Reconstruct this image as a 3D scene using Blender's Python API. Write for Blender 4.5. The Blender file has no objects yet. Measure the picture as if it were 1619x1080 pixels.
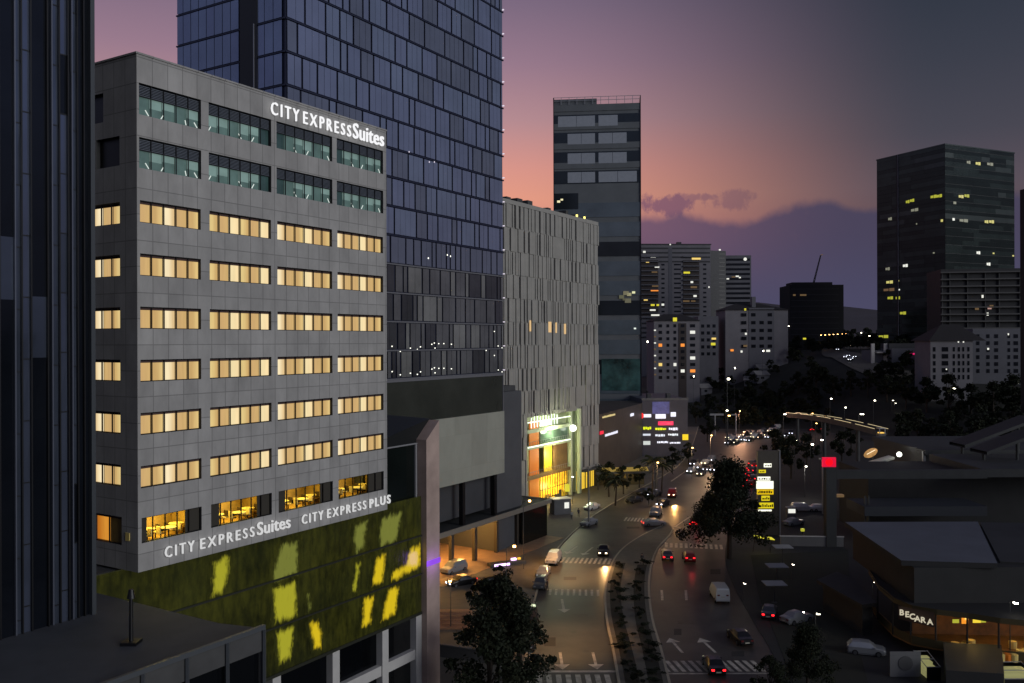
import bpy, bmesh, math, random
import numpy as np
from mathutils import Vector, Matrix
R = math.radians
random.seed(7)
# ------------------------------------------------------------------ camera
F, CX, CY, H = 1400.0, 809.5, 540.0, 35.0
sc = bpy.context.scene
cd = bpy.data.cameras.new("camera"); cam = bpy.data.objects.new("camera", cd)
sc.collection.objects.link(cam); sc.camera = cam
cam.location = (0, 0, H); cam.rotation_euler = (R(90), R(0.18), 0)
cd.sensor_width = 36; cd.lens = 36*F/1619; cd.clip_start = .5; cd.clip_end = 9000
# ------------------------------------------------------------------ view
sc.view_settings.view_transform = 'Standard'; sc.view_settings.look = 'None'
sc.view_settings.exposure = 0; sc.view_settings.gamma = 1
sc.render.engine = 'CYCLES'
sc.cycles.use_denoising = True
sc.cycles.max_bounces = 6; sc.cycles.diffuse_bounces = 2; sc.cycles.glossy_bounces = 4
sc.cycles.transmission_bounces = 4; sc.cycles.sample_clamp_indirect = 4
sc.cycles.caustics_reflective = False; sc.cycles.caustics_refractive = False
def lin(*c):
    return tuple((v/255/12.92 if v/255 <= .04045 else ((v/255+.055)/1.055)**2.4) for v in c)+(1,)
# ------------------------------------------------------------------ dusk sky
world = bpy.data.worlds.new("World"); sc.world = world; world.use_nodes = True
nt = world.node_tree; nt.nodes.clear()
def nd(t, **kw):
    n = nt.nodes.new(t)
    for k, v in kw.items(): setattr(n, k, v)
    return n
def M(op, a, b=0., c=0.):
    n = nd('ShaderNodeMath', operation=op)
    for i, v in enumerate((a, b, c)):
        if isinstance(v, (int, float)): n.inputs[i].default_value = v
        else: nt.links.new(v, n.inputs[i])
    return n.outputs[0]
def MR(v, a, b, c=0., d=1., smooth=True):
    n = nd('ShaderNodeMapRange', interpolation_type='SMOOTHSTEP' if smooth else 'LINEAR')
    nt.links.new(v, n.inputs[0])
    for i, q in enumerate((a, b, c, d)): n.inputs[i+1].default_value = q
    return n.outputs[0]
def MIX(f, a, b):
    n = nd('ShaderNodeMix', data_type='RGBA')
    if isinstance(f, (int, float)): n.inputs[0].default_value = f
    else: nt.links.new(f, n.inputs[0])
    for i, v in ((6, a), (7, b)):
        if isinstance(v, tuple): n.inputs[i].default_value = v
        else: nt.links.new(v, n.inputs[i])
    return n.outputs[2]
def RAMP(v, stops, top):
    n = nd('ShaderNodeValToRGB'); nt.links.new(M('DIVIDE', v, top), n.inputs[0])
    e = n.color_ramp.elements
    while len(e) > 1: e.remove(e[0])
    e[0].position = stops[0][0]/top; e[0].color = stops[0][1]
    for p, c in stops[1:]:
        q = e.new(p/top); q.color = c
    return n.outputs[0]
tc = nd('ShaderNodeTexCoord'); sx = nd('ShaderNodeSeparateXYZ'); nt.links.new(tc.outputs['Generated'], sx.inputs[0])
az = M('MULTIPLY', M('ARCTAN2', sx.outputs[0], sx.outputs[1]), 57.2958)
el = M('MULTIPLY', M('ARCSINE', sx.outputs[2]), 57.2958)
aaz = M('ABSOLUTE', az)
cen = RAMP(el, [(0, lin(120,82,112)), (6, lin(198,128,128)), (9, lin(230,156,132)), (11, lin(218,150,138)), (14, lin(182,140,146)),
                (17.4, lin(152,122,140)), (21, lin(124,106,128)), (35, lin(72,70,94)), (60, lin(48,50,74))], 90)
rig = RAMP(el, [(0, lin(74,66,88)), (7, lin(96,78,84)), (9, lin(90,80,90)), (12, lin(72,71,82)), (16, lin(60,63,75)),
                (21, lin(46,53,66)), (40, lin(40,45,60))], 90)
bck = RAMP(el, [(0, lin(76,76,82)), (6, lin(92,91,104)), (14, lin(112,119,148)), (30, lin(116,124,154)), (60, lin(80,80,98))], 90)
base = MIX(MR(az, -2, 26), cen, rig)
base = MIX(MR(az, -22, -95), base, bck)
base = MIX(MR(aaz, 45, 100), base, bck)
# cloud bank low in the west, bumpy upper outline
ns = nd('ShaderNodeTexNoise', noise_dimensions='2D'); ns.inputs['Scale'].default_value = .22; ns.inputs['Detail'].default_value = 6; ns.inputs['Roughness'].default_value = .5
cv = nd('ShaderNodeCombineXYZ'); nt.links.new(az, cv.inputs[0]); nt.links.new(M('MULTIPLY', el, .7), cv.inputs[1])
nt.links.new(cv.outputs[0], ns.inputs['Vector'])
n2 = nd('ShaderNodeTexNoise', noise_dimensions='2D'); n2.inputs['Scale'].default_value = .8; n2.inputs['Detail'].default_value = 9; n2.inputs['Roughness'].default_value = .68
nt.links.new(cv.outputs[0], n2.inputs['Vector'])
bump = M('MULTIPLY', M('SUBTRACT', ns.outputs[0], .5), 1.9)
b2 = M('MULTIPLY', M('SINE', M('MULTIPLY', M('SUBTRACT', az, 16.2), .62)), .3)
top = M('ADD', M('ADD', M('ADD', 7.55, M('MULTIPLY', MR(az, 8, 20), .55)), bump), b2)
d = M('SUBTRACT', top, el)
mask = MR(d, -.2, .5)
mask = M('MULTIPLY', mask, MR(n2.outputs[0], .05, .42, .86, 1.0))
mask = M('MULTIPLY', mask, M('ADD', .35, M('MULTIPLY', MR(aaz, 60, 35), .65)))
ccol = MIX(MR(az, 4, 22), lin(118,88,110), lin(72,67,90))
ccol = MIX(MR(el, 7.5, 1.5), ccol, lin(74,73,100))
# small detached cloud
def blob(a0, e0, ra, re):
    x = M('DIVIDE', M('SUBTRACT', az, a0), ra); y = M('DIVIDE', M('SUBTRACT', el, e0), re)
    r = M('ADD', M('MULTIPLY', x, x), M('MULTIPLY', y, y))
    r = M('ADD', r, M('MULTIPLY', M('SUBTRACT', n2.outputs[0], .5), 5.0))
    return MR(r, 1.5, .3)
bm_ = M('MAXIMUM', blob(9.9, 8.55, 2.3, .62), M('MULTIPLY', blob(14.1, 8.75, 1.3, .6), .6))
bm_ = M('MAXIMUM', bm_, M('MULTIPLY', blob(11.6, 9.0, 1.6, .25), .7))
col = MIX(M('MULTIPLY', bm_, .85), base, MIX(MR(az, 8, 20), lin(124,86,108), lin(96,76,90)))
col = MIX(M('MULTIPLY', mask, .96), col, ccol)
col = MIX(MR(el, -2, 0), lin(22, 24, 28), col)
bg = nd('ShaderNodeBackground'); bg.inputs[1].default_value = 1.0
out = nd('ShaderNodeOutputWorld'); nt.links.new(col, bg.inputs[0]); nt.links.new(bg.outputs[0], out.inputs[0])
# last soft light from behind the camera (twilight arch), very large and dim
sd = bpy.data.lights.new("twilight", 'SUN'); sd.energy = 1.45; sd.angle = R(35); sd.color = (.98, .99, 1)
sun = bpy.data.objects.new("twilight", sd); sc.collection.objects.link(sun)
sun.rotation_euler = Vector((-.80, .58, -.24)).to_track_quat('-Z', 'Y').to_euler()

# ------------------------------------------------------------------ helpers
COL = sc.collection
class MB:
    def __init__(s): s.v = []; s.f = []; s.m = []; s.mats = []
    def mi(s, mat):
        if mat not in s.mats: s.mats.append(mat)
        return s.mats.index(mat)
    def face(s, pts, mat):
        n = len(s.v); s.v += [tuple(p) for p in pts]; s.f.append(tuple(range(n, n+len(pts)))); s.m.append(s.mi(mat))
    def box(s, x0, x1, y0, y1, z0, z1, mat, T=None):
        p = [(x, y, z) for z in (z0, z1) for x, y in ((x0, y0), (x1, y0), (x1, y1), (x0, y1))]
        if T: p = [tuple(T @ Vector(q)) for q in p]
        n = len(s.v); s.v += p; k = s.mi(mat)
        for f in ((0, 3, 2, 1), (4, 5, 6, 7), (0, 1, 5, 4), (1, 2, 6, 5), (2, 3, 7, 6), (3, 0, 4, 7)):
            s.f.append(tuple(n+i for i in f)); s.m.append(k)
        return s
    def prism(s, poly, z0, z1, mat, side=None):
        a = sum(poly[i][0]*poly[(i+1) % len(poly)][1]-poly[(i+1) % len(poly)][0]*poly[i][1] for i in range(len(poly)))
        if a < 0: poly = poly[::-1]
        n = len(s.v); N = len(poly); g0 = z0 if callable(z0) else (lambda x, y: z0); g1 = z1 if callable(z1) else (lambda x, y: z1)
        s.v += [(x, y, g0(x, y)) for x, y in poly]+[(x, y, g1(x, y)) for x, y in poly]
        k = s.mi(mat); ks = s.mi(side or mat)
        s.f.append(tuple(range(n+N, n+2*N))); s.m.append(k)
        s.f.append(tuple(range(n+N-1, n-1, -1))); s.m.append(ks)
        for i in range(N):
            j = (i+1) % N; s.f.append((n+i, n+j, n+N+j, n+N+i)); s.m.append(ks)
        return s
    def cyl(s, p0, p1, r0, r1, n, mat):
        p0, p1 = Vector(p0), Vector(p1); q = (p1-p0).to_track_quat('Z', 'Y'); b = len(s.v); k = s.mi(mat)
        for p, r in ((p0, r0), (p1, r1)):
            for i in range(n):
                a = 2*math.pi*i/n; s.v.append(tuple(p+q @ Vector((r*math.cos(a), r*math.sin(a), 0))))
        for i in range(n):
            j = (i+1) % n; s.f.append((b+i, b+j, b+n+j, b+n+i)); s.m.append(k)
        s.f.append(tuple(range(b+n-1, b-1, -1))); s.f.append(tuple(range(b+n, b+2*n))); s.m += [k, k]
        return s
    def mesh(s, name):
        me = bpy.data.meshes.new(name); me.from_pydata(s.v, [], s.f)
        for m in s.mats: me.materials.append(m)
        me.polygons.foreach_set('material_index', s.m); me.update(); return me
    def build(s, name, parent=None, smooth=False, loc=None, rz=0):
        me = s.mesh(name)
        if smooth: me.polygons.foreach_set('use_smooth', [True]*len(me.polygons))
        return link(name, me, parent, loc, rz)
def link(name, me, parent=None, loc=None, rz=0):
    o = bpy.data.objects.new(name, me); COL.objects.link(o); o.parent = parent
    if loc is not None: o.location = loc
    if rz: o.rotation_euler = (0, 0, rz)
    return o
def tag(o, label=None, cat=None, group=None, kind=None):
    if label: o['label'] = label
    if cat: o['category'] = cat
    if group: o['group'] = group
    if kind: o['kind'] = kind
    return o
def thing(name, label, cat, loc=(0, 0, 0), rz=0, group=None):
    o = bpy.data.objects.new(name, None); COL.objects.link(o); o.location = loc; o.rotation_euler = (0, 0, rz)
    o.empty_display_size = .3
    return tag(o, label, cat, group)
def dup(root, loc=None, rz=None, label=None, group=None, scale=None):
    r = root.copy(); COL.objects.link(r)
    if loc is not None: r.location = loc
    if rz is not None: r.rotation_euler = (0, 0, rz)
    if scale: r.scale = scale
    if label: r['label'] = label
    if group: r['group'] = group
    for ch in KIDS[root.name]:
        c = ch.copy(); COL.objects.link(c); c.parent = r
        for g in KIDS.get(ch.name, []):
            e = g.copy(); COL.objects.link(e); e.parent = c
    return r
KIDS = {}
def learn():
    KIDS.clear()
    for o in COL.objects:
        if o.parent: KIDS.setdefault(o.parent.name, []).append(o)
def P(x, y, Y): return Vector(((x-CX)/F*Y, Y, H-(y-CY)/F*Y))
def G(x, y, z=0.): Y = (H-z)*F/(y-CY); return Vector(((x-CX)/F*Y, Y, z))
def solve(O, dr, x):
    k = (x-CX)/F; return (k*O[1]-O[0])/(dr[0]-k*dr[1])
class Frame:      # a building corner: local x runs along its front, local y into its depth
    def __init__(s, O, dr):
        L = math.hypot(*dr); s.O = O; s.d = (dr[0]/L, dr[1]/L); s.v = (-s.d[1], s.d[0]); s.rz = math.atan2(s.d[1], s.d[0])
    def t(s, x): return solve(s.O, s.d, x)
    def r(s, x): return solve(s.O, s.v, x)
    def z(s, x, y, off=0): # height of photo point on the front plane
        t = s.t(x); Y = s.O[1]+s.d[1]*t; return H-(y-CY)/F*Y
    def zl(s, x, y):
        t = s.r(x); Y = s.O[1]+s.v[1]*t; return H-(y-CY)/F*Y
    def w(s, x, y): return (s.O[0]+s.d[0]*x+s.v[0]*y, s.O[1]+s.d[1]*x+s.v[1]*y)
US = (.523, .852)
# ------------------------------------------------------------------ materials
def mat(name, col, rough=.6, metal=0., emit=None, es=1., noise=None, spec=.5, bump=None, coat=0.):
    m = bpy.data.materials.new(name); m.use_nodes = True; t = m.node_tree; b = t.nodes['Principled BSDF']
    c = lin(*col) if max(col) > 1 else tuple(col)+(1,)
    b.inputs['Base Color'].default_value = c; b.inputs['Roughness'].default_value = rough; b.inputs['Metallic'].default_value = metal
    b.inputs['Specular IOR Level'].default_value = spec
    if coat: b.inputs['Coat Weight'].default_value = coat
    if emit: b.inputs['Emission Color'].default_value = lin(*emit); b.inputs['Emission Strength'].default_value = es
    if noise:
        sc_, amt = noise
        tcn = t.nodes.new('ShaderNodeTexCoord'); n = t.nodes.new('ShaderNodeTexNoise'); n.inputs['Scale'].default_value = sc_; n.inputs['Detail'].default_value = 6
        n.inputs['Roughness'].default_value = .62
        t.links.new(tcn.outputs['Object'], n.inputs['Vector'])
        mr = t.nodes.new('ShaderNodeMapRange'); t.links.new(n.outputs[0], mr.inputs[0])
        mr.inputs[1].default_value = .3; mr.inputs[2].default_value = .7; mr.inputs[3].default_value = 1-amt; mr.inputs[4].default_value = 1+amt
        mx = t.nodes.new('ShaderNodeMix'); mx.data_type = 'RGBA'; mx.blend_type = 'MULTIPLY'; mx.inputs[0].default_value = 1
        mx.inputs[6].default_value = c; t.links.new(mr.outputs[0], mx.inputs[7]); t.links.new(mx.outputs[2], b.inputs['Base Color'])
        if emit is None and bump:
            bp = t.nodes.new('ShaderNodeBump'); bp.inputs['Strength'].default_value = bump; t.links.new(n.outputs[0], bp.inputs['Height']); t.links.new(bp.outputs[0], b.inputs['Normal'])
        if emit:
            mr2 = t.nodes.new('ShaderNodeMath'); mr2.operation = 'MULTIPLY'; mr2.inputs[1].default_value = es; t.links.new(mr.outputs[0], mr2.inputs[0])
            t.links.new(mr2.outputs[0], b.inputs['Emission Strength'])
    return m
def panel_mat(name, col, bw, bh, rough=.75, mortar=.035, dark=.5, amt=.16):
    m = mat(name, col, rough); t = m.node_tree; b = t.nodes['Principled BSDF']; L = t.links
    c = b.inputs['Base Color'].default_value[:]
    tcn = t.nodes.new('ShaderNodeTexCoord'); s = t.nodes.new('ShaderNodeSeparateXYZ'); L.new(tcn.outputs['Object'], s.inputs[0])
    ad = t.nodes.new('ShaderNodeMath'); ad.operation = 'ADD'; L.new(s.outputs[0], ad.inputs[0]); L.new(s.outputs[1], ad.inputs[1])
    cb = t.nodes.new('ShaderNodeCombineXYZ'); L.new(ad.outputs[0], cb.inputs[0]); L.new(s.outputs[2], cb.inputs[1])
    br = t.nodes.new('ShaderNodeTexBrick'); br.offset = 0; L.new(cb.outputs[0], br.inputs['Vector'])
    br.inputs['Scale'].default_value = 1; br.inputs['Brick Width'].default_value = bw; br.inputs['Row Height'].default_value = bh
    br.inputs['Mortar Size'].default_value = mortar; br.inputs['Mortar Smooth'].default_value = .6
    br.inputs['Color1'].default_value = tuple(v*.92 for v in c[:3])+(1,); br.inputs['Color2'].default_value = tuple(v*1.08 for v in c[:3])+(1,)
    br.inputs['Mortar'].default_value = tuple(v*dark for v in c[:3])+(1,)
    n = t.nodes.new('ShaderNodeTexNoise'); n.inputs['Scale'].default_value = .35; n.inputs['Detail'].default_value = 7; n.inputs['Roughness'].default_value = .65
    mp = t.nodes.new('ShaderNodeMapping'); mp.inputs['Scale'].default_value = (1.6, 1.6, .7); L.new(tcn.outputs['Object'], mp.inputs[0]); L.new(mp.outputs[0], n.inputs['Vector'])
    mr = t.nodes.new('ShaderNodeMapRange'); L.new(n.outputs[0], mr.inputs[0]); mr.inputs[1].default_value = .3; mr.inputs[2].default_value = .7; mr.inputs[3].default_value = 1-amt; mr.inputs[4].default_value = 1+amt
    mx = t.nodes.new('ShaderNodeMix'); mx.data_type = 'RGBA'; mx.blend_type = 'MULTIPLY'; mx.inputs[0].default_value = 1
    L.new(br.outputs[0], mx.inputs[6]); L.new(mr.outputs[0], mx.inputs[7]); L.new(mx.outputs[2], b.inputs['Base Color'])
    return m
def glass(name, col, rough=.06, metal=.85, amt=.0):
    return mat(name, col, rough, metal, noise=(.12, amt) if amt else None)
def emit_mat(name, col, es): return mat(name, (10, 10, 10), .3, emit=col, es=es)
CONC = panel_mat('hotel concrete', (144, 142, 139), 1.16, 1.66, mortar=.04, dark=.58, amt=.2)
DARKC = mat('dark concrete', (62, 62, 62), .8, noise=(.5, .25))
GREYC = panel_mat('grey cladding', (92, 92, 92), 3.2, 2.2, mortar=.02, dark=.75)
FRAME = mat('dark metal', (20, 20, 22), .4, .3)
ALU = mat('pale metal', (150, 150, 152), .4, .4)
WHITE = mat('white paint', (172, 170, 166), .5, noise=(1.2, .06))
PANE = []
def curtain(name, c0, c1, es):          # a curtain lit from the room behind it, folds and glow across its width
    m = mat(name, (40, 34, 26), .12, spec=.5); t = m.node_tree; b = t.nodes['Principled BSDF']; L = t.links
    g = t.nodes.new('ShaderNodeTexCoord'); s = t.nodes.new('ShaderNodeSeparateXYZ'); L.new(g.outputs['UV'], s.inputs[0])
    r = t.nodes.new('ShaderNodeMapRange'); r.interpolation_type = 'SMOOTHSTEP'; L.new(s.outputs[0], r.inputs[0]); r.inputs[1].default_value = .35; r.inputs[2].default_value = 1.
    mx = t.nodes.new('ShaderNodeMix'); mx.data_type = 'RGBA'; L.new(r.outputs[0], mx.inputs[0]); mx.inputs[6].default_value = lin(*c0); mx.inputs[7].default_value = lin(*c1)
    w = t.nodes.new('ShaderNodeTexNoise'); w.inputs['Scale'].default_value = 2.2; w.inputs['Detail'].default_value = 2
    mp = t.nodes.new('ShaderNodeMapping'); mp.inputs['Scale'].default_value = (2.5, 2.5, .25); L.new(g.outputs['Object'], mp.inputs[0]); L.new(mp.outputs[0], w.inputs['Vector'])
    mr = t.nodes.new('ShaderNodeMapRange'); L.new(w.outputs[0], mr.inputs[0]); mr.inputs[1].default_value = .25; mr.inputs[2].default_value = .75; mr.inputs[3].default_value = es*.9; mr.inputs[4].default_value = es*1.04
    L.new(mx.outputs[2], b.inputs['Emission Color']); L.new(mr.outputs[0], b.inputs['Emission Strength'])
    return m
C_TAN = curtain('tan curtain', (205, 168, 112), (208, 172, 112), 1)
C_TANR = curtain('tan curtain edge glow', (200, 164, 106), (226, 194, 128), 1)
C_TANL = curtain('tan curtain edge glow left', (226, 198, 132), (204, 167, 106), 1)
C_PALE = curtain('pale curtain', (252, 232, 188), (225, 192, 138), 1)
C_PALE2 = curtain('pale curtain glow', (246, 224, 172), (250, 222, 168), 1)
def text_mesh(s, h, depth, m, bold=.02, space=1.1):
    c = bpy.data.curves.new('lettering', 'FONT'); c.body = s; c.size = h/.72; c.extrude = depth/2; c.offset = bold*h; c.space_character = space; c.resolution_u = 3
    o = bpy.data.objects.new('tmp', c); COL.objects.link(o); dg = bpy.context.evaluated_depsgraph_get(); dg.update()
    me = bpy.data.meshes.new_from_object(o.evaluated_get(dg)); bpy.data.objects.remove(o); bpy.data.curves.remove(c)
    me.name = 'lettering'; me.materials.clear(); me.materials.append(m)
    me.transform(Matrix.Rotation(R(90), 4, 'X'))
    return me
def sign_text(s, x0, x1, z, h, y, m, parent, name='lettering', bold=.02, space=1.1, depth=.12, shear=0., face=None):
    me = text_mesh(s, h, depth, m, bold, space); xs = [v.co.x for v in me.vertices]; a, b = min(xs), max(xs)
    k = (x1-x0)/(b-a)
    me.transform(Matrix.Translation((x0, 0, 0)) @ Matrix.Diagonal((k, 1, 1, 1)) @ Matrix.Translation((-a, 0, 0)))
    me.transform(Matrix.Translation((0, y, z)))
    return link(name, me, parent)
def wall_holes(mb, L, z0, z1, holes, y, depth, m, flip=False, axis=0, reveal=None):
    """a wall sheet with real window openings and their reveals; axis 0 runs along x at y, axis 1 along y at x=y"""
    xs = sorted({0., L, *[h[0] for h in holes], *[h[1] for h in holes]}); zs = sorted({z0, z1, *[h[2] for h in holes], *[h[3] for h in holes]})
    pt = (lambda a, b, c: (a, y+b, c)) if axis == 0 else (lambda a, b, c: (y+b, a, c))
    rv = reveal or m
    def q(ps, mm):
        mb.face(ps if axis == 0 else ps[::-1], mm)
    for i in range(len(xs)-1):
        for j in range(len(zs)-1):
            cx, cz = (xs[i]+xs[i+1])/2, (zs[j]+zs[j+1])/2
            if any(h[0] < cx < h[1] and h[2] < cz < h[3] for h in holes): continue
            q([pt(xs[i], 0, zs[j]), pt(xs[i+1], 0, zs[j]), pt(xs[i+1], 0, zs[j+1]), pt(xs[i], 0, zs[j+1])], m)
    for a, b, c, e in holes:
        q([pt(a, 0, c), pt(a, depth, c), pt(b, depth, c), pt(b, 0, c)][::-1], rv); q([pt(a, 0, e), pt(a, depth, e), pt(b, depth, e), pt(b, 0, e)], rv)
        q([pt(a, 0, c), pt(a, depth, c), pt(a, depth, e), pt(a, 0, e)], rv); q([pt(b, 0, c), pt(b, depth, c), pt(b, depth, e), pt(b, 0, e)][::-1], rv)
UNIT = {}
def unit(m):       # shared 1 m cube mesh, origin at its centre
    if m.name not in UNIT:
        UNIT[m.name] = MB().box(-.5, .5, -.5, .5, -.5, .5, m).mesh('block')
    return UNIT[m.name]
def uv_quad(x0, x1, z0, z1, y, m, axis=0):
    me = bpy.data.meshes.new('pane'); p = [(x0, y, z0), (x1, y, z0), (x1, y, z1), (x0, y, z1)]
    if axis: p = [(y, a, c) for a, _, c in p]
    me.from_pydata(p, [], [(0, 1, 2, 3)]); me.materials.append(m); u = me.uv_layers.new(name='UVMap')
    for i, q in enumerate(((0, 0), (1, 0), (1, 1), (0, 1))): u.data[i].uv = q
    return me
# ================================================================== TERRAIN
def ss(t): t = max(0., min(1., t)); return t*t*(3-2*t)
def T(X, Y):
    ys = 350-65*ss((X-112)/40)
    if X < 40: ys = 420
    z = ss((Y-ys)/140)*(11+19*ss((X-80)/100))
    z += 12*ss((Y-600)/700)
    z += 118*ss((Y-1200)/1500)*(.55+.45*math.sin(X*.0021+.8))
    return z
xs = [-900, -600, -400, -250, -150, -80, -40]+[-20+10*i for i in range(45)]+[450, 500, 560, 640, 740, 860, 1000, 1200, 1450, 1750]
ys = [-80, -40, 0, 40]+[80+10*i for i in range(50)]+[600, 650, 700, 780, 880, 1000, 1150, 1350, 1600, 1900, 2300, 2700]
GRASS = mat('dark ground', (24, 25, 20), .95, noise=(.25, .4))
HILLM = mat('far hill', (38, 38, 48), .95, noise=(.01, .3))  # distance haze of the ridge is put into its base colour
mb = MB(); gm = mb.mi(GRASS); hm = mb.mi(HILLM)
for Y in ys:
    for X in xs:
        wob = 0 if Y < 700 else 9*math.sin(X*.011+Y*.004)*math.sin(X*.0043)+5*math.sin(X*.031)
        mb.v.append((X, Y, T(X, Y)-.03+wob*ss((Y-1200)/900)))
W = len(xs)
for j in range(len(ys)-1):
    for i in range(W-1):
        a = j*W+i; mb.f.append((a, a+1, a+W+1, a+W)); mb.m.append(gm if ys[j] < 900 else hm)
tag(mb.build('ground', smooth=True), kind='structure')
# ================================================================== ROADS
ASPH = mat('asphalt', (56, 53, 50), .5, noise=(.22, .5), bump=.12)
PAVE = panel_mat('pavement slabs', (92, 86, 78), 1.5, 1.5, mortar=.02)
PAVE2 = mat('pavement', (88, 84, 76), .8, noise=(.7, .18))
KERB = mat('kerb stone', (150, 142, 124), .7, noise=(2, .12))
PAINT = mat('road paint', (168, 162, 150), .6, noise=(1.1, .5))
SOIL = mat('planting soil', (34, 32, 24), .95, noise=(1, .3))
def smoothline(pts, n=4):
    o = []; N = len(pts)
    for i in range(N-1):
        p0, p1, p2, p3 = pts[max(0, i-1)], pts[i], pts[i+1], pts[min(N-1, i+2)]
        for k in range(n):
            t = k/n; o.append(tuple(.5*(2*p1[j]+(p2[j]-p0[j])*t+(2*p0[j]-5*p1[j]+4*p2[j]-p3[j])*t*t+(3*p1[j]-p0[j]-3*p2[j]+p3[j])*t**3) for j in (0, 1)))
    o.append(tuple(pts[-1])); return o
def g2(l): return [tuple(G(x, y)[:2]) for x, y in l]
LL = smoothline(g2([(745, 1300), (800, 1120), (832, 1040), (843, 960), (860, 905), (885, 865), (915, 835), (945, 812), (985, 788), (1030, 764), (1070, 740), (1090, 715), (1100, 690), (1105, 672)]))
LR = smoothline(g2([(1010, 1300), (985, 1120), (972, 1040), (959, 975), (958, 930), (968, 892), (986, 868), (1012, 850), (1036, 838), (1048, 833)]))
RL = smoothline(g2([(1110, 1300), (1064, 1120), (1042, 1030), (1028, 980), (1023, 930), (1027, 895), (1038, 868), (1056, 848), (1062, 838)]))
RR = smoothline(g2([(1300, 1300), (1240, 1120), (1222, 1040), (1190, 985), (1160, 930), (1147, 895), (1146, 868), (1156, 835), (1180, 795), (1205, 755), (1222, 725), (1235, 700), (1250, 684), (1262, 672)]))
road = MB(); road.face([(x, y, 0.0) for x, y in LL]+[(x, y, 0.0) for x, y in RR[::-1]], ASPH)
bm = bmesh.new(); bm.from_mesh(road.mesh('road')); bmesh.ops.triangulate(bm, faces=bm.faces[:]); me = bpy.data.meshes.new('road'); bm.to_mesh(me); me.materials.append(ASPH)
tag(link('road', me), kind='structure')
# crossing side street on the left by the lobby
side = MB(); side.face([(*G(x, y)[:2], .004) for x, y in ((936, 822), (930, 834), (1010, 848), (1030, 838))], ASPH)
def strip(line, w, z0, z1, m, name, inner=1):
    q = MB(); N = len(line); off = []
    for i, p in enumerate(line):
        a = line[max(0, i-1)]; b = line[min(N-1, i+1)]; dx, dy = b[0]-a[0], b[1]-a[1]; l = math.hypot(dx, dy) or 1
        off.append((p[0]-dy/l*w*inner, p[1]+dx/l*w*inner))
    for i in range(N-1):
        q.prism([line[i], line[i+1], off[i+1], off[i]], z0, z1, m)
    return tag(q.build(name), kind='structure')
tip = [tuple(G(1056, 828)[:2])]
def poly_obj(poly, z0, z1, m, name, side_=None):
    q = MB().prism(poly, z0, z1, m, side_); b = bmesh.new(); b.from_mesh(q.mesh(name)); bmesh.ops.triangulate(b, faces=b.faces[:]); me = bpy.data.meshes.new(name); b.to_mesh(me)
    for mm in q.mats: me.materials.append(mm)
    return tag(link(name, me), kind='structure')
poly_obj(LR+tip+RL[::-1], .004, .15, PAVE2, 'median')
strip(LR, .28, .0, .17, KERB, 'kerb', inner=1)
strip(RL, .28, .0, .17, KERB, 'kerb', inner=-1)
poly_obj(LL+[tuple(G(1010, 690)[:2]), tuple(G(890, 740)[:2]), (-22, 200), (-45, 120), (-45, 62)], .004, .14, PAVE2, 'pavement')
strip(LL, .25, .0, .16, KERB, 'kerb', inner=1)
poly_obj(RR+[(150, 372), (150, 60), (70, 50)], .002, .06, mat('car park asphalt', (30, 30, 31), .8, noise=(.3, .3)), 'car_park')
# junction island and side street
jn = MB()
jn.face([(*G(x, y)[:2], .006) for x, y in ((925, 836), (1012, 848), (1040, 832), (955, 815))], ASPH)
# painted markings
mk = MB()
def along(line, x0y0):
    pass
def paint_poly(pts, z=.010): mk.face([(p[0], p[1], z) for p in pts], PAINT)
def arrow(x, y, dirv, L=4.6, wide=.85, turn=0):
    c = G(x, y); d = Vector(dirv).normalized(); n = Vector((-d.y, d.x, 0)); d = Vector((d.x, d.y, 0))
    def q(a, b): v = c+d*a+n*b; return (v.x, v.y)
    paint_poly([q(-L/2, -.16), q(-L/2, .16), q(L/2-1.5, .16), q(L/2-1.5, -.16)])
    paint_poly([q(L/2-1.5, -wide), q(L/2-1.5, wide), q(L/2, 0)])
for x in (838, 886, 939): arrow(x, 1045, (0, -1), L=5.2, wide=.85)
arrow(889, 958, (0, -1), L=6); arrow(903, 870, (-.4, -1), L=6); arrow(928, 872, (-.4, -1), L=6)
arrow(1067, 1021, (-.12, 1), L=5); arrow(1117, 1021, (-.15, 1), L=5)
for x, y in ((1045, 942), (1083, 942)): paint_poly([G(x-2, y-8)[:2], G(x+2, y-8)[:2], G(x+3, y+8)[:2], G(x-1, y+8)[:2]])
def zebra(xa, ya, xb, yb, wid, n, fill=.5, lean=0.):
    A, B = G(xa, ya), G(xb, yb); u = B-A; L = u.length; u.normalize(); w = Vector((-u.y, u.x, 0))
    for i in range(n):
        s = L*i/n; e = s+L/n*fill
        p = [A+u*s, A+u*e, A+u*(e+lean)+w*wid, A+u*(s+lean)+w*wid]; paint_poly([(q.x, q.y) for q in p])
zebra(832, 1092, 976, 1092, 4.2, 9, .55, .0)
paint_poly([G(828, 1063.5)[:2], G(972, 1063.5)[:2], G(972, 1060.5)[:2], G(828, 1060.5)[:2]], .008)
zebra(884, 890, 966, 893, 3.6, 11, .5, .3); zebra(866, 941, 952, 943, 3.0, 9, .4)
zebra(1052, 1063, 1216, 1063, 3.2, 13, .55, -.5); paint_poly([G(1055, 1067)[:2], G(1222, 1067)[:2], G(1222, 1065)[:2], G(1055, 1065)[:2]], .008)
zebra(1050, 866, 1146, 870, 3.4, 12, .55)
zebra(985, 824, 1022, 826, 3.5, 7, .5); zebra(1030, 845, 1048, 846, 2, 3)
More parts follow.
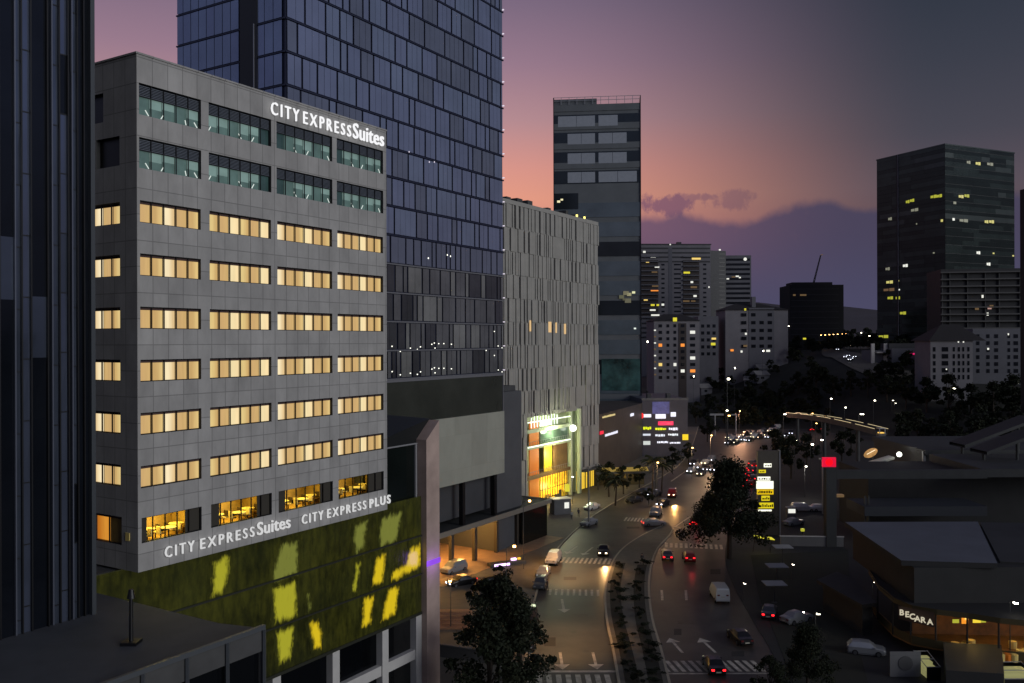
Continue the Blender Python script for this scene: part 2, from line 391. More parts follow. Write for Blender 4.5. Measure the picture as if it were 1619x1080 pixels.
for (x0, y0, x1, y1) in ((1044, 858, 1062, 842), (1066, 834, 1090, 818), (1096, 812, 1116, 800), (1064, 833, 1075, 835), (1045, 857, 1052, 859), (1060, 762, 1085, 745)):
    a, b = G(x0, y0), G(x1, y1); u = (b-a).normalized(); w = Vector((-u.y, u.x, 0))*.16
    paint_poly([(q.x, q.y) for q in (a-w, b-w, b+w, a+w)])
for k in range(9):   # lane dashes of the near carriageway
    for x0 in (890, 935):
        pass
tag(mk.build('road_markings'), kind='structure')
pt = MB(); PAT = mat('asphalt patch', (38, 37, 36), .7, noise=(.8, .3)); PAT2 = mat('worn asphalt', (66, 63, 58), .6, noise=(.8, .3)); IRON = mat('manhole iron', (40, 38, 36), .4, .6)
for x, y, w, h, m_ in ((868, 1015, 18, 14, PAT), (915, 975, 26, 7, PAT2), (900, 915, 20, 5, PAT), (1085, 985, 30, 6, PAT2), (1130, 905, 16, 8, PAT), (1070, 1000, 12, 10, PAT), (950, 860, 26, 4, PAT2), (1000, 835, 20, 3, PAT), (1075, 810, 18, 3, PAT2), (1165, 1035, 20, 8, PAT)):
    pt.face([(*G(x+a*w/2, y+b*h/2)[:2], .0045) for a, b in ((-1, 1), (1, 1), (1, -1), (-1, -1))], m_)
for x, y in ((905, 1000), (870, 925), (1100, 960), (1050, 905), (965, 848), (1150, 1005), (925, 1030)):
    c = G(x, y); pt.face([(c.x+.38*math.cos(i*.524), c.y+.38*math.sin(i*.524), .0065) for i in range(12)], IRON)
tag(pt.build('road_patches'), kind='structure')

# ================================================================== HOTEL
hf = Frame((-23.7, 56.0), US)
W_H = hf.t(611.5); D_H = 19.0; ZB, ZT = 20.45, 53.3
ht = thing('hotel', 'pale concrete panel hotel block with bands of warm lit windows', 'hotel', (hf.O[0], hf.O[1], 0), hf.rz)
rows = [(44.05-3.38*i, 44.05-3.38*i-1.4) for i in range(6)]
bays = [(222, 318, 5), (332, 429, 6), (439, 525.5, 6), (534, 606, 6)]
bx = [(hf.t(a), hf.t(b), n) for a, b, n in bays]
holes = []; top_rows = [(51.5, 49.5), (48.05, 46.1)]
for a, b, n in bx:
    for zt, zb in rows: holes.append((a, b, zb, zt))
    for zt, zb in top_rows: holes.append((a-.05, b+.05, zb, zt))
    holes.append((a+.05, b, 22.25, 23.85))
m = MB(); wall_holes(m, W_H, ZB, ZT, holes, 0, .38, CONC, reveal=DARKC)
lx = (hf.r(190), hf.r(147)); lh = [(lx[0], lx[0]+4.3, zb, zt) for zt, zb in rows]+[(lx[0]-.1, lx[0]+2.9, 22.0, 23.8), (lx[0], lx[0]+2.5, 46.4, 48.3), (lx[0]+1.7, lx[0]+4.2, 49.4, 51.3)]
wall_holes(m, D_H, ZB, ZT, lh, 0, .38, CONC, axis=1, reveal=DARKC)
m.face([(W_H, 0, ZB), (W_H, D_H, ZB), (W_H, D_H, ZT), (W_H, 0, ZT)], CONC)
m.face([(0, D_H, ZB), (0, D_H, ZT), (W_H, D_H, ZT), (W_H, D_H, ZB)], CONC)
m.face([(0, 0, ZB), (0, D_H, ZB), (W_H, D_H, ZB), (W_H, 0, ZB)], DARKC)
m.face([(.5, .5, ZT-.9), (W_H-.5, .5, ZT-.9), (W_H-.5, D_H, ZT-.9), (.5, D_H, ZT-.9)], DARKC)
m.build('wall', ht)
cp = MB(); cp.box(-.06, W_H+.06, -.06, .5, ZT, ZT+.12, CONC); cp.box(-.06, .5, .502, D_H, ZT, ZT+.12, CONC); cp.build('coping', ht)
pat = {5: [C_TAN, C_TANR, C_PALE, C_TAN, C_TANR], 6: [C_TANL, C_TAN, C_PALE2, C_TANL, C_TAN, C_PALE2]}
pat4 = [C_PALE, C_TAN, C_TAN, C_PALE2, C_TAN, C_TANR]; pat3 = [C_PALE, C_TAN, C_TANR, C_PALE2, C_TAN, C_TANR]
SHADE = mat('maroon pelmet', (70, 48, 44), .7)
def lit_window(a, b, zb, zt, n, mats, axis=0):
    fr = MB(); w = (b-a)/n; Y0 = .12
    def bxf(x0, x1, y0, y1, z0, z1, mm):
        fr.box(x0, x1, y0, y1, z0, z1, mm) if axis == 0 else fr.box(y0, y1, x0, x1, z0, z1, mm)
    for i in range(n+1): bxf(a+w*i-.03 if i else a, a+w*i+.03 if i < n else b, Y0, Y0+.08, zb+.05, zt-.06, FRAME)
    bxf(a, b, Y0-.004, Y0+.084, zb, zb+.05, FRAME); bxf(a, b, Y0-.004, Y0+.084, zt-.06, zt, FRAME)
    wo = fr.build('window', ht)
    pm = MB()
    if axis == 0: pm.box(a+.03, b-.03, Y0+.1, Y0+.2, zt-.2, zt-.06, SHADE)
    else: pm.box(Y0+.1, Y0+.2, a+.03, b-.03, zt-.2, zt-.06, SHADE)
    pm.build('pelmet', wo)
    for i in range(n):
        x0, x1 = a+w*i+.03, a+w*(i+1)-.03
        if i == n-1: x1 = b-.004
        me = uv_quad(x0, x1, zb+.05, zt-.2, Y0+.17, mats[i % len(mats)], axis)
        link('lit_pane', me, wo)
    return wo
for ri, (zt, zb) in enumerate(rows):
    for bi, (a, b, n) in enumerate(bx):
        lit_window(a, b, zb, zt, n, pat[5] if n == 5 else (pat[6] if bi == 1 else (pat3 if bi == 2 else pat4)))
    lit_window(lh[ri][0], lh[ri][1], zb, zt, 4, [C_TANR, C_TAN, C_PALE, C_PALE] if 0 else [C_TANL, C_TAN, C_PALE, C_TAN], axis=1)
# two dark openings high on the side wall, one lit orange room low down
MB().box(.3, .36, lh[7][0], lh[7][1], 46.4, 48.3, FRAME).build('louvre', ht); MB().box(.3, .36, lh[8][0], lh[8][1], 49.4, 51.3, FRAME).build('louvre', ht)
OR = curtain('orange room', (226, 150, 52), (190, 110, 30), .9)
lit_window(lh[6][0], lh[6][1], 22.0, 23.8, 2, [OR, OR], axis=1)
# upper two floors: teal offices behind louvres
T1 = mat('teal office glass', (40, 60, 58), .1, emit=(80, 100, 96), es=.72, noise=(.6, .25)); T2 = mat('pale teal blind', (60, 80, 78), .1, emit=(120, 144, 138), es=.72, noise=(.8, .15))
T3 = mat('dark teal glass', (20, 30, 32), .08, emit=(44, 62, 62), es=.8, noise=(.6, .3)); TUBE = emit_mat('tube lamp reflection', (225, 235, 228), 1.0)
LOUV = mat('louvre', (104, 110, 120), .45, .2)
for zt, zb in top_rows:
    for bi, (a, b, n) in enumerate(bx):
        a -= .05; b += .05; w = (b-a)/n; zm = zb+(zt-zb)*.6
        fr = MB(); fr.box(a, b, .1, .2, zm-.04, zm+.04, FRAME)
        for i in range(n+1):
            x = min(max(a+w*i, a+.04), b-.04); fr.box(x-.025, x+.025, .09, .16, zb, zm-.04, FRAME); fr.box(x-.025, x+.025, .09, .16, zm+.04, zt, FRAME)
        wo = fr.build('window', ht)
        lv = MB()
        for k in range(7):
            z = zm+.06+k*(zt-zm-.1)/7; lv.box(a, b, .17, .30, z, z+.035, LOUV)
        lv.box(a, b, .33, .36, zm+.04, zt, mat('louvre shade', (62, 70, 78), .5) if 'louvre shade' not in bpy.data.materials else bpy.data.materials['louvre shade'])
        lv.build('louvre', wo)
        for i in range(n):
            pn = MB(); x0, x1 = a+w*i+.02, a+w*(i+1)-.02; zh = zb+(zm-zb)*(.5+.12*((i*7+bi*3) % 3-1))
            side_dark = (i == 0 and bi > 1) or (i == 0 and bi == 1 and 0) or (bi == 1 and i == n-1)
            pn.face([(x0, .3, zb), (x1, .3, zb), (x1, .3, zh), (x0, .3, zh)], T3 if side_dark else T1)
            pn.face([(x0, .3, zh), (x1, .3, zh), (x1, .3, zm), (x0, .3, zm)], T3 if side_dark else (T2 if (i+bi) % 3 else T1))
            pn.build('office_pane', wo)
        for fx, ln in {0: ((.16, .25), (.40, -.2), (.78, .08), (.95, .25)), 1: ((.05, -.2), (.52, .25), (.73, -.2)), 2: ((.36, .25), (.58, -.2), (.97, .2)), 3: ((.37, .25), (.58, -.2), (.96, .2))}[bi]:
            x = a+(b-a)*fx; tb = MB().cyl((x-ln/2, .26, zb+.42), (x+ln/2, .26, zb+.1), .028, .028, 6, TUBE); tb.build('lamp', wo)  # slanted glowing bars put in for lamp reflections in the panes
# restaurant floor: real rooms with furniture
YW = mat('restaurant wall', (150, 120, 60), .7, noise=(.8, .3)); WOODF = mat('restaurant floor', (170, 130, 60), .5); TBL = mat('table top', (225, 200, 120), .4); CH = mat('chair shell', (60, 44, 20), .5)
for bi, (a, b, n) in enumerate(bx):
    a += .05; rm = MB(); dpt = 3.2; z0, z1 = 22.25, 23.85
    rm.face([(a, dpt, z0), (b, dpt, z0), (b, dpt, z1), (a, dpt, z1)], YW); rm.face([(a, .38, z0-.3), (b, .38, z0-.3), (b, dpt, z0-.3), (a, dpt, z0-.3)], WOODF)
    rm.face([(a, .38, z1), (a, dpt, z1), (b, dpt, z1), (b, .38, z1)], DARKC)
    rm.face([(a, .38, z0-.3), (a, dpt, z0-.3), (a, dpt, z1), (a, .38, z1)], YW); rm.face([(b, .38, z0-.3), (b, .38, z1), (b, dpt, z1), (b, dpt, z0-.3)], YW)
    ro = rm.build('restaurant_room', ht)
    for i in range(4):
        x = a+.5+i*(b-a-1)/3.2; yy = 1.0+.7*(i % 2)
        fu = MB(); fu.cyl((x, yy, z0+.40), (x, yy, z0+.45), .5, .5, 14, TBL); fu.cyl((x, yy, z0-.3), (x, yy, z0+.395), .05, .05, 6, FRAME); fu.build('dining_table', ro)
        for s in (-1, 1):
            fu = MB(); fu.box(x+s*.62-.2, x+s*.62+.2, yy-.2, yy+.2, z0+.10, z0+.16, TBL if i % 2 else CH); fu.box(x+s*.8-.03, x+s*.8+.03, yy-.2, yy+.2, z0+.10, z0+.62, CH if i % 2 else TBL); fu.box(x+s*.62-.03, x+s*.62+.03, yy-.03, yy+.03, z0-.3, z0+.1, FRAME); fu.build('chair', ro)
    fu = MB().box(a+.1, a+.5, 2.6, 3.1, z0-.3, z0+1.2, TBL).build('sideboard', ro)
    for i in range(3):
        x = a+.8+i*(b-a-1.6)/2; MB().cyl((x, 1.6, z1-.3), (x, 1.6, z1-.16), .12, .05, 10, emit_mat('pendant', (255, 215, 120), 6) if 'pendant' not in bpy.data.materials else bpy.data.materials['pendant']).build('pendant_lamp', ro)
    ld = bpy.data.lights.new('restaurant_light', 'AREA'); ld.shape = 'RECTANGLE'; ld.size = (b-a)*.7; ld.size_y = 1.6; ld.energy = (190, 170, 150, 80)[bi]; ld.color = (1, .78, .16)
    lo = bpy.data.objects.new('restaurant_light', ld); COL.objects.link(lo); lo.parent = ro; lo.location = ((a+b)/2, 1.7, z1-.05)
    fr = MB(); w = (b-a)/n
    for i in range(n+1): x = a+w*i; fr.box(x-.03 if i else x, x+.03 if i < n else x, .12, .2, z0+.05, z1-.05, FRAME)
    for (p, q) in ((z0, z0+.05), (z1-.05, z1)): fr.box(a, b, .115, .205, p, q, FRAME)
    wo = fr.build('window', ht)
    if bi == 0: dkx = ((a, a+.55), (b-1.15, b))
    else: dkx = ((a, a+.9), (b-1.2, b)) if bi < 3 else ((a, a+.2), (b-1.9, b))
    for p, q in dkx: MB().box(p+.01, q-.01, .24, .3, z0+.02, z1-.02, mat('drawn dark curtain', (46, 42, 34), .8) if 'drawn dark curtain' not in bpy.data.materials else bpy.data.materials['drawn dark curtain']).build('curtain', wo)
# roof railing stub and mast on roof
SIGNW = emit_mat('sign white', (248, 248, 250), 1.0); SIGNG = emit_mat('sign soft white', (208, 208, 208), 1.0)
def zc(x, y): return hf.z(x, y)
def fsign(label, parts, mt):
    th = thing('hotel_sign', label, 'sign', (hf.O[0], hf.O[1], 0), hf.rz, None)
    for s, xa, xb, yb, h, bold in parts:
        sign_text(s, hf.t(xa), hf.t(xb), zc(xa, yb), h, -.22, mt, th, bold=bold, space=1.18 if s.isupper() else 1.0, depth=.16)
    return th
z_top = zc(427, 177)
th = thing('hotel_sign', 'white glowing lettering along the hotel roof edge', 'sign', (hf.O[0], hf.O[1], 0), hf.rz)
sign_text('CITY', hf.t(427), hf.t(471), 51.85, .98, -.2, SIGNW, th, bold=-.004, space=1.42)
sign_text('EXPRESS', hf.t(478), hf.t(553), 51.85, .98, -.2, SIGNW, th, bold=-.004, space=1.42)
sign_text('Suites', hf.t(556.5), hf.t(605), 51.85, 1.28, -.2, SIGNW, th, bold=.006, space=1.05)
th = thing('hotel_sign', 'white lettering of three words on the left of the band below the restaurant windows', 'sign', (hf.O[0], hf.O[1], 0), hf.rz)
sign_text('CITY', hf.t(257), hf.t(303), 21.02, .74, -.2, SIGNG, th, bold=-.006, space=1.42)
sign_text('EXPRESS', hf.t(313), hf.t(398), 21.02, .74, -.2, SIGNG, th, bold=-.006, space=1.42)
sign_text('Suites', hf.t(403), hf.t(455), 21.02, .95, -.2, SIGNG, th, bold=.006, space=1.05)
th = thing('hotel_sign', 'smaller white lettering ending in PLUS at the right end of the hotel base', 'sign', (hf.O[0], hf.O[1], 0), hf.rz)
sign_text('CITY', hf.t(474), hf.t(507), 21.02, .74, -.2, SIGNG, th, bold=-.006, space=1.42)
sign_text('EXPRESS', hf.t(514), hf.t(575), 21.02, .74, -.2, SIGNG, th, bold=-.006, space=1.42)
sign_text('PLUS', hf.t(581), hf.t(613.5), 21.02, .74, -.2, SIGNG, th, bold=.02, space=1.38)

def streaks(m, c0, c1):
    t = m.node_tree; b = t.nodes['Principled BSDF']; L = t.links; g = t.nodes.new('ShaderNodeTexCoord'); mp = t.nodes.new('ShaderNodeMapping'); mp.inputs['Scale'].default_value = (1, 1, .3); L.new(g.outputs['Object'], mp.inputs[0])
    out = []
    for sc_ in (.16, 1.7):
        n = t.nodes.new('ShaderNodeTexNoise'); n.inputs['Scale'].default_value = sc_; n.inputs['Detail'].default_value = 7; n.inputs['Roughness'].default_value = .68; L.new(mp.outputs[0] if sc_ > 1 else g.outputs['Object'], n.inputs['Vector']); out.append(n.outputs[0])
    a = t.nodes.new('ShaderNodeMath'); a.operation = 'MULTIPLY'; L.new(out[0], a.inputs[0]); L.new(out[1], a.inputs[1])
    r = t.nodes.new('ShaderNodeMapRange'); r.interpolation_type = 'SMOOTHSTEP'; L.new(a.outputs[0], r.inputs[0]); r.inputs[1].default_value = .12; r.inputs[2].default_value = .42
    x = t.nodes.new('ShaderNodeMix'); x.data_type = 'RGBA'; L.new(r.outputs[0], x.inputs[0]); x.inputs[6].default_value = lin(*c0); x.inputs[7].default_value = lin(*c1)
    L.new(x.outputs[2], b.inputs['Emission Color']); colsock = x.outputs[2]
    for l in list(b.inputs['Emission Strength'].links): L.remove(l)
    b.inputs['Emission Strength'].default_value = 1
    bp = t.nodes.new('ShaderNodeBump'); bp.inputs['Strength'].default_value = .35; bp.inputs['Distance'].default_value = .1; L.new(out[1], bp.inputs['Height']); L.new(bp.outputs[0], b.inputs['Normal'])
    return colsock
# ================================================================== PODIUM with green glass
po = Frame(hf.w(0, 1.5), US); rt_ = po.t(665)
pod = thing('podium', 'podium under the hotel with mossy green glass wall and bright yellow reflected patches', 'podium', (po.O[0], po.O[1], 0), po.rz)
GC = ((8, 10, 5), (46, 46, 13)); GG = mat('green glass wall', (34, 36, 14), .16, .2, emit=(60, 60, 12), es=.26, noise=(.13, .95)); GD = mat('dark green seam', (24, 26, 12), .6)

streaks(GG, *GC)  # the wall's lit look is put into its colour as streaky emission
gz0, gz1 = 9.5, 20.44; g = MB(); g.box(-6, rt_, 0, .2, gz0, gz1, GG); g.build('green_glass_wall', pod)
g = MB()
for zz in (gz0+3.6, gz0+7.2): g.box(-6, rt_, -.12, -.003, zz, zz+.14, GD)
g.box(-6, rt_, -.1, -.003, gz0-.15, gz0+.1, GD); g.build('seam', pod)
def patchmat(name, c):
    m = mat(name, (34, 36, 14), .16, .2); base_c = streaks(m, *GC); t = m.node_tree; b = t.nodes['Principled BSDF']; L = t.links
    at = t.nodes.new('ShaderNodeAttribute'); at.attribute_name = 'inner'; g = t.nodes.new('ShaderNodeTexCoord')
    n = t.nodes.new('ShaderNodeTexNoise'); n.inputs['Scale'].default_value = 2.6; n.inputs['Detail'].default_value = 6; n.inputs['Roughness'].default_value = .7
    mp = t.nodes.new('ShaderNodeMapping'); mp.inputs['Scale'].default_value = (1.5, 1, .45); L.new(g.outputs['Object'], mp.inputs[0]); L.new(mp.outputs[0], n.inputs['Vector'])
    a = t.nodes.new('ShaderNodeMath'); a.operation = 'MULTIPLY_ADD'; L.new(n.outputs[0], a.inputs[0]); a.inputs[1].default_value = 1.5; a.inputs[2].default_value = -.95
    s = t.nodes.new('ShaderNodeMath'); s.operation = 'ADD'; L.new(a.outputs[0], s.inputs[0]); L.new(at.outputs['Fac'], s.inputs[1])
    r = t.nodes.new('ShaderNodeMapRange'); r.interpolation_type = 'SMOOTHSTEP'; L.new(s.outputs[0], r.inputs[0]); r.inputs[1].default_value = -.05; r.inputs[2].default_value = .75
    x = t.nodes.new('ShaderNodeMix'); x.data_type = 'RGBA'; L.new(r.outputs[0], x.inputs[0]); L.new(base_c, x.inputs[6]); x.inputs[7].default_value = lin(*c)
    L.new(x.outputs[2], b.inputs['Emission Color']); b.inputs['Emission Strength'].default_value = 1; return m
YP = [patchmat('painted reflection', (160, 156, 40)), patchmat('bright painted reflection', (212, 182, 28)), patchmat('dim painted reflection', (112, 116, 50))]
def patch(pts, mi_):       # irregular yellow reflections on the green glass, painted as emission; photo outline laid on the wall plane
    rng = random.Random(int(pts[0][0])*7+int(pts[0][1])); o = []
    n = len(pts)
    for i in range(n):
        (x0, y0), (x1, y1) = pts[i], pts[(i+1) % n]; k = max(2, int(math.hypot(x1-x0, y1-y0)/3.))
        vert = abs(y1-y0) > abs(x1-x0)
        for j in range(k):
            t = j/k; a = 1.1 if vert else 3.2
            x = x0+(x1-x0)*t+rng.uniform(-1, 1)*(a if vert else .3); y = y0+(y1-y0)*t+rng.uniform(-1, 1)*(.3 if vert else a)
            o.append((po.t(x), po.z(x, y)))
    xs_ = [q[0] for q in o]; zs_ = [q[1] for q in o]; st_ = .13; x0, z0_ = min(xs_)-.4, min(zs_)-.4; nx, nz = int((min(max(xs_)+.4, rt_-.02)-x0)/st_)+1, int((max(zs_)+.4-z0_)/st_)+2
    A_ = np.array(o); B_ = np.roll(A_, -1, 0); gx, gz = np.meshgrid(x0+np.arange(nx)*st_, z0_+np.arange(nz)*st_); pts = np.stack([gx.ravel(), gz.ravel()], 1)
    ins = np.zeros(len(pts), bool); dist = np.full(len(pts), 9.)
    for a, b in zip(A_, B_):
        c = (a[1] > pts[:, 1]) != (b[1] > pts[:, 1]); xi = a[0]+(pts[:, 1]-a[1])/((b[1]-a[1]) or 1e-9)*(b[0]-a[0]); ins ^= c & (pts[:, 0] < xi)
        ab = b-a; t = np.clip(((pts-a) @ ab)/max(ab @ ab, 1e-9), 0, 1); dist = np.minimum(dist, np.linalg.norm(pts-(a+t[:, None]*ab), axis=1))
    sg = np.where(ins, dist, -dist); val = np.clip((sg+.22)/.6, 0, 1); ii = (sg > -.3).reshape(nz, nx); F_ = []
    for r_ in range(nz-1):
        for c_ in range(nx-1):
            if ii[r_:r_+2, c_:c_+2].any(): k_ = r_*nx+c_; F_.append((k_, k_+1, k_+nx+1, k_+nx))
    me = bpy.data.meshes.new('reflection_patch'); me.from_pydata([(p[0], -.03, p[1]) for p in pts], [], F_); at_ = me.attributes.new('inner', 'FLOAT', 'POINT'); at_.data.foreach_set('value', val.astype(np.float32))
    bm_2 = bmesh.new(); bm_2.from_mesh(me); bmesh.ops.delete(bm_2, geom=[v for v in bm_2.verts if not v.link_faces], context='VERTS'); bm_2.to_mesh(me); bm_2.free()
    me.materials.append(YP[mi_]); link('reflection_patch', me, pod)
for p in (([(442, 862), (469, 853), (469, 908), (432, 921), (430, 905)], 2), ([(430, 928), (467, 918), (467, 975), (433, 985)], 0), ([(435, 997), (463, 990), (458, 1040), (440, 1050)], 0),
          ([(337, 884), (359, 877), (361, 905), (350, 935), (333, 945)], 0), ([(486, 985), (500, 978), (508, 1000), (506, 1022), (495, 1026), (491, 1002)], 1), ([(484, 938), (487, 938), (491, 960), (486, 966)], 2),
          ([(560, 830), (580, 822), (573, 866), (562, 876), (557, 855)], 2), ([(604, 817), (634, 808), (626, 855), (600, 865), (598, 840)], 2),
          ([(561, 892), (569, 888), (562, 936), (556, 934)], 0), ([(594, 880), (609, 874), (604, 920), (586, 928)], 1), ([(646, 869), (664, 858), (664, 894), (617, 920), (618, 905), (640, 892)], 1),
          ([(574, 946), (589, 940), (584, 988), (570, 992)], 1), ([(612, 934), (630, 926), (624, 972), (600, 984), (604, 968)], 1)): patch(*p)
# lower storeys: white pilasters and dark panes
lw = MB(); lw.box(-6, rt_, .7, .9, 0, gz0-.15, glass('podium dark glass', (20, 22, 26), .1, .6)); lw.build('dark_glazing', pod)
for x in (436, 530, 608, 661):
    t = po.t(x); MB().box(t-.42, t+.42, 0, .7, 0, gz0-.16, WHITE).build('pilaster', pod)
lw = MB()
for z in (5.3, 1.2): lw.box(-6, rt_, .15, .69, z, z+.9, WHITE)
lw.build('spandrel', pod)
bd = MB(); bd.box(-6, rt_, .95, 16, 0, 20.3, DARKC); bd.build('structure_core', pod)
cp = MB(); cp.box(0, 1, 0, 0, 0, 0, GD)
# annex with the pink pylon at the right end of the podium
xp0 = rt_; ax = Frame(po.w(rt_+.05, -.6), US)
an = thing('stair_tower', 'dark stair annex with slanted roof between hotel and pink pylon', 'building', (ax.O[0], ax.O[1], 0), ax.rz)
wpy = ax.t(694); zt0, zt1 = ax.z(663, 697), ax.z(694, 664)
PYL = mat('pink pylon stone', (158, 138, 128), .5, noise=(.35, .22))
py = thing('pylon', 'tall pale pink stone pylon with slanted top and purple light band', 'pylon', (ax.O[0], ax.O[1], 0), ax.rz)
q = MB(); v = [(0, 0, 0), (wpy, 0, 0), (wpy, 0, zt1), (0, 0, zt0), (0, 1.2, 0), (wpy, 1.2, 0), (wpy, 1.2, zt1), (0, 1.2, zt0)]
q.v = v; q.f = [(0, 1, 2, 3), (5, 4, 7, 6), (1, 5, 6, 2), (4, 0, 3, 7), (3, 2, 6, 7)]; q.m = [0]*5; q.mats = [PYL]; q.build('shaft', py)
zpb = ax.z(678, 890); MB().box(-.03, wpy+.03, -.06, 0, zpb-.25, zpb+.25, emit_mat('purple band', (150, 80, 240), .9)).build('light_band', py)
pl = bpy.data.lights.new('purple_light', 'AREA'); pl.energy = 26; pl.color = (.45, .2, 1); pl.size = 1.2; plo = bpy.data.objects.new('purple_light', pl); COL.objects.link(plo); plo.parent = py; plo.location = (wpy/2, -1.2, zpb); plo.rotation_euler = (R(90), 0, R(0))
q = MB(); L0 = -ax.t(663)+7.4
q.prism([(-7.5, 1.3), (wpy, 1.3), (wpy, 9), (-7.5, 9)], 0, zt0-.3, DARKC); q.build('wall', an)
rf = MB(); rf.v = [(-7.5, 1.1, zt0-.29), (wpy+.1, 1.21, zt0-.29), (wpy+.1, 1.21, zt1+.1), (-7.5, 1.1, zt0), (-7.5, 9.4, zt0-.2), (wpy+.1, 9.4, zt0-.2), (wpy+.1, 9.4, zt1+.3), (-7.5, 9.4, zt0+.3)]
rf.f = [(0, 1, 2, 3), (5, 4, 7, 6), (1, 5, 6, 2), (4, 0, 3, 7), (3, 2, 6, 7), (0, 4, 5, 1)]; rf.m = [0]*6; rf.mats = [mat('dark roof sheet', (30, 32, 32), .4, .3)]; rf.build('roof', an)
gl = MB(); gl.box(-7.4, -.1, 1.18, 1.28, 12, zt0-.5, glass('annex glass', (28, 34, 32), .1, .5, .3))
gl.build('glazing', an)
gl = MB(); gl.box(-7.4, -.05, 1.0, 1.17, zt0-.42, zt0-.3, ALU); gl.box(-.35, -.12, 1.0, 1.17, 12, zt0-.44, ALU); gl.build('frame', an)

# ================================================================== TERRACE + near left glass tower
zt = 19.8; tr = thing('roof_terrace', 'dark empty roof terrace in front of the hotel edged by a metal rail', 'terrace')
TERR = mat('terrace paving', (58, 60, 64), .75, noise=(.5, .2))
A = G(120, 930, zt); B = G(345, 984, zt); C_ = G(414, 992, zt); D_ = G(205, 1085, zt); u = Vector((US[0], US[1], 0))
tp = [(A.x-6, A.y+4), (B.x, B.y), (C_.x, C_.y), (C_.x-u.x*22, C_.y-u.y*22), (-40, 24), (-46, 50)]
MB().prism(tp, zt-1.2, zt, TERR, DARKC).build('slab', tr)
e0, e1 = Vector((C_.x, C_.y, zt)), Vector((C_.x-u.x*22, C_.y-u.y*22, zt)); rl = MB()
rl.cyl(e0+Vector((0, 0, 1.0)), e1+Vector((0, 0, 1.0)), .05, .05, 8, FRAME)
rl2 = MB(); nrm = Vector((.852, -.523, 0))
def wbeam(mb_, a, b, w, z0, z1, m_):
    n = (b-a).normalized(); n = Vector((-n.y, n.x, 0))*w/2; mb_.prism([(p.x, p.y) for p in (a-n, b-n, b+n, a+n)], z0, z1, m_)
wbeam(rl2, e0+nrm*.12, e1+nrm*.12, .2, zt-.02, zt+.22, mat('terrace rail', (84, 88, 92), .4, .4)); rl2.build('rail', tr)
pst = MB()
for k in range(10):
    p = e0.lerp(e1, k/9)+nrm*.12; pst.box(p.x-.07, p.x+.07, p.y-.07, p.y+.07, zt-6, zt-.03, bpy.data.materials['terrace rail'])
wbeam(pst, e0+nrm*.12, e1+nrm*.12, .12, zt-3.3, zt-3.15, bpy.data.materials['terrace rail']); pst.build('post_frame', tr)
fw = MB(); wbeam(fw, e0-nrm*.3, e1-nrm*.3, .1, 0, zt-1.21, glass('terrace side glass', (22, 24, 28), .15, .5)); wbeam(fw, Vector((B.x, B.y, 0)), e0, .1, 0, zt-1.21, DARKC); fw.build('side_wall', tr)
hb = G(206, 1016, zt); he = thing('terrace_heater', 'dark post with square base standing alone on the roof terrace', 'patio heater', (hb.x, hb.y, zt))
MB().box(-.4, .4, -.4, .4, 0, .16, FRAME).build('base', he); MB().cyl((0, 0, .16), (0, 0, 2.3), .11, .09, 10, FRAME).build('post', he); MB().cyl((0, 0, 2.3), (0, 0, 2.75), .2, .12, 12, FRAME).build('burner', he)
# near glass tower, far left
nf = Frame((-23.6, 49.8), US)
nt_ = thing('glass_tower', 'dark blue glass tower cropped by the left edge with tall vertical fins', 'tower', (nf.O[0], nf.O[1], 0), nf.rz)
NG = [glass('near tower glass', (88, 96, 112), .07, .7, .25), glass('near tower glass dark', (30, 34, 42), .1, .6, .3), glass('near tower glass blue', (98, 106, 126), .08, .7, .2)]
cw = MB(); x = 0; seg = [.55, .38, .32, .22, .5, .42, .25, .9, .5, .35, .8, .7, .9, 1.1, .8, 1.2, 1.0, 1.4, 1.2]
kinds = [1, 1, 0, 1, 2, 0, 1, 1, 2, 0, 1, 0, 1, 1, 0, 1, 1, 0, 1]
rng = random.Random(3); fins = MB()
for w, k in zip(seg, kinds):
    x0, x1 = x-w, x; zz = 17.
    off = rng.uniform(0, 2.6)
    z = 14+off*.5
    while z < 66:
        zn = z+3.25; cw.face([(x0, 0+rng.uniform(-.01, .01), z), (x1, rng.uniform(-.01, .01), z), (x1, rng.uniform(-.01, .01), min(zn, 66)), (x0, 0, min(zn, 66))], NG[k] if rng.random() > .12 else NG[rng.choice((0, 1))])
        if k != 1: fins.box(x0+.03, x1-.03, -.03, -.012, zn-.06, zn, FRAME)
        z = zn
    fins.box(x0-.035, x0+.035, -.16, -.012, 12, 66, FRAME if k else mat('pale fin', (92, 96, 108), .35, .5) if 'pale fin' not in bpy.data.materials else (FRAME if k else bpy.data.materials['pale fin'])); x = x0
cw.build('curtain_wall', nt_); fins.build('fin', nt_)
bk = MB(); bk.box(x, 0, .02, 12, 0, 66.2, mat('near tower core', (26, 28, 34), .5, .3)); bk.build('core', nt_)
fins = MB(); fins.box(-.25, .0, -.3, .018, 12, 66, mat('tower end fin', (62, 66, 70), .45, .3)); fins.build('end_fin', nt_)
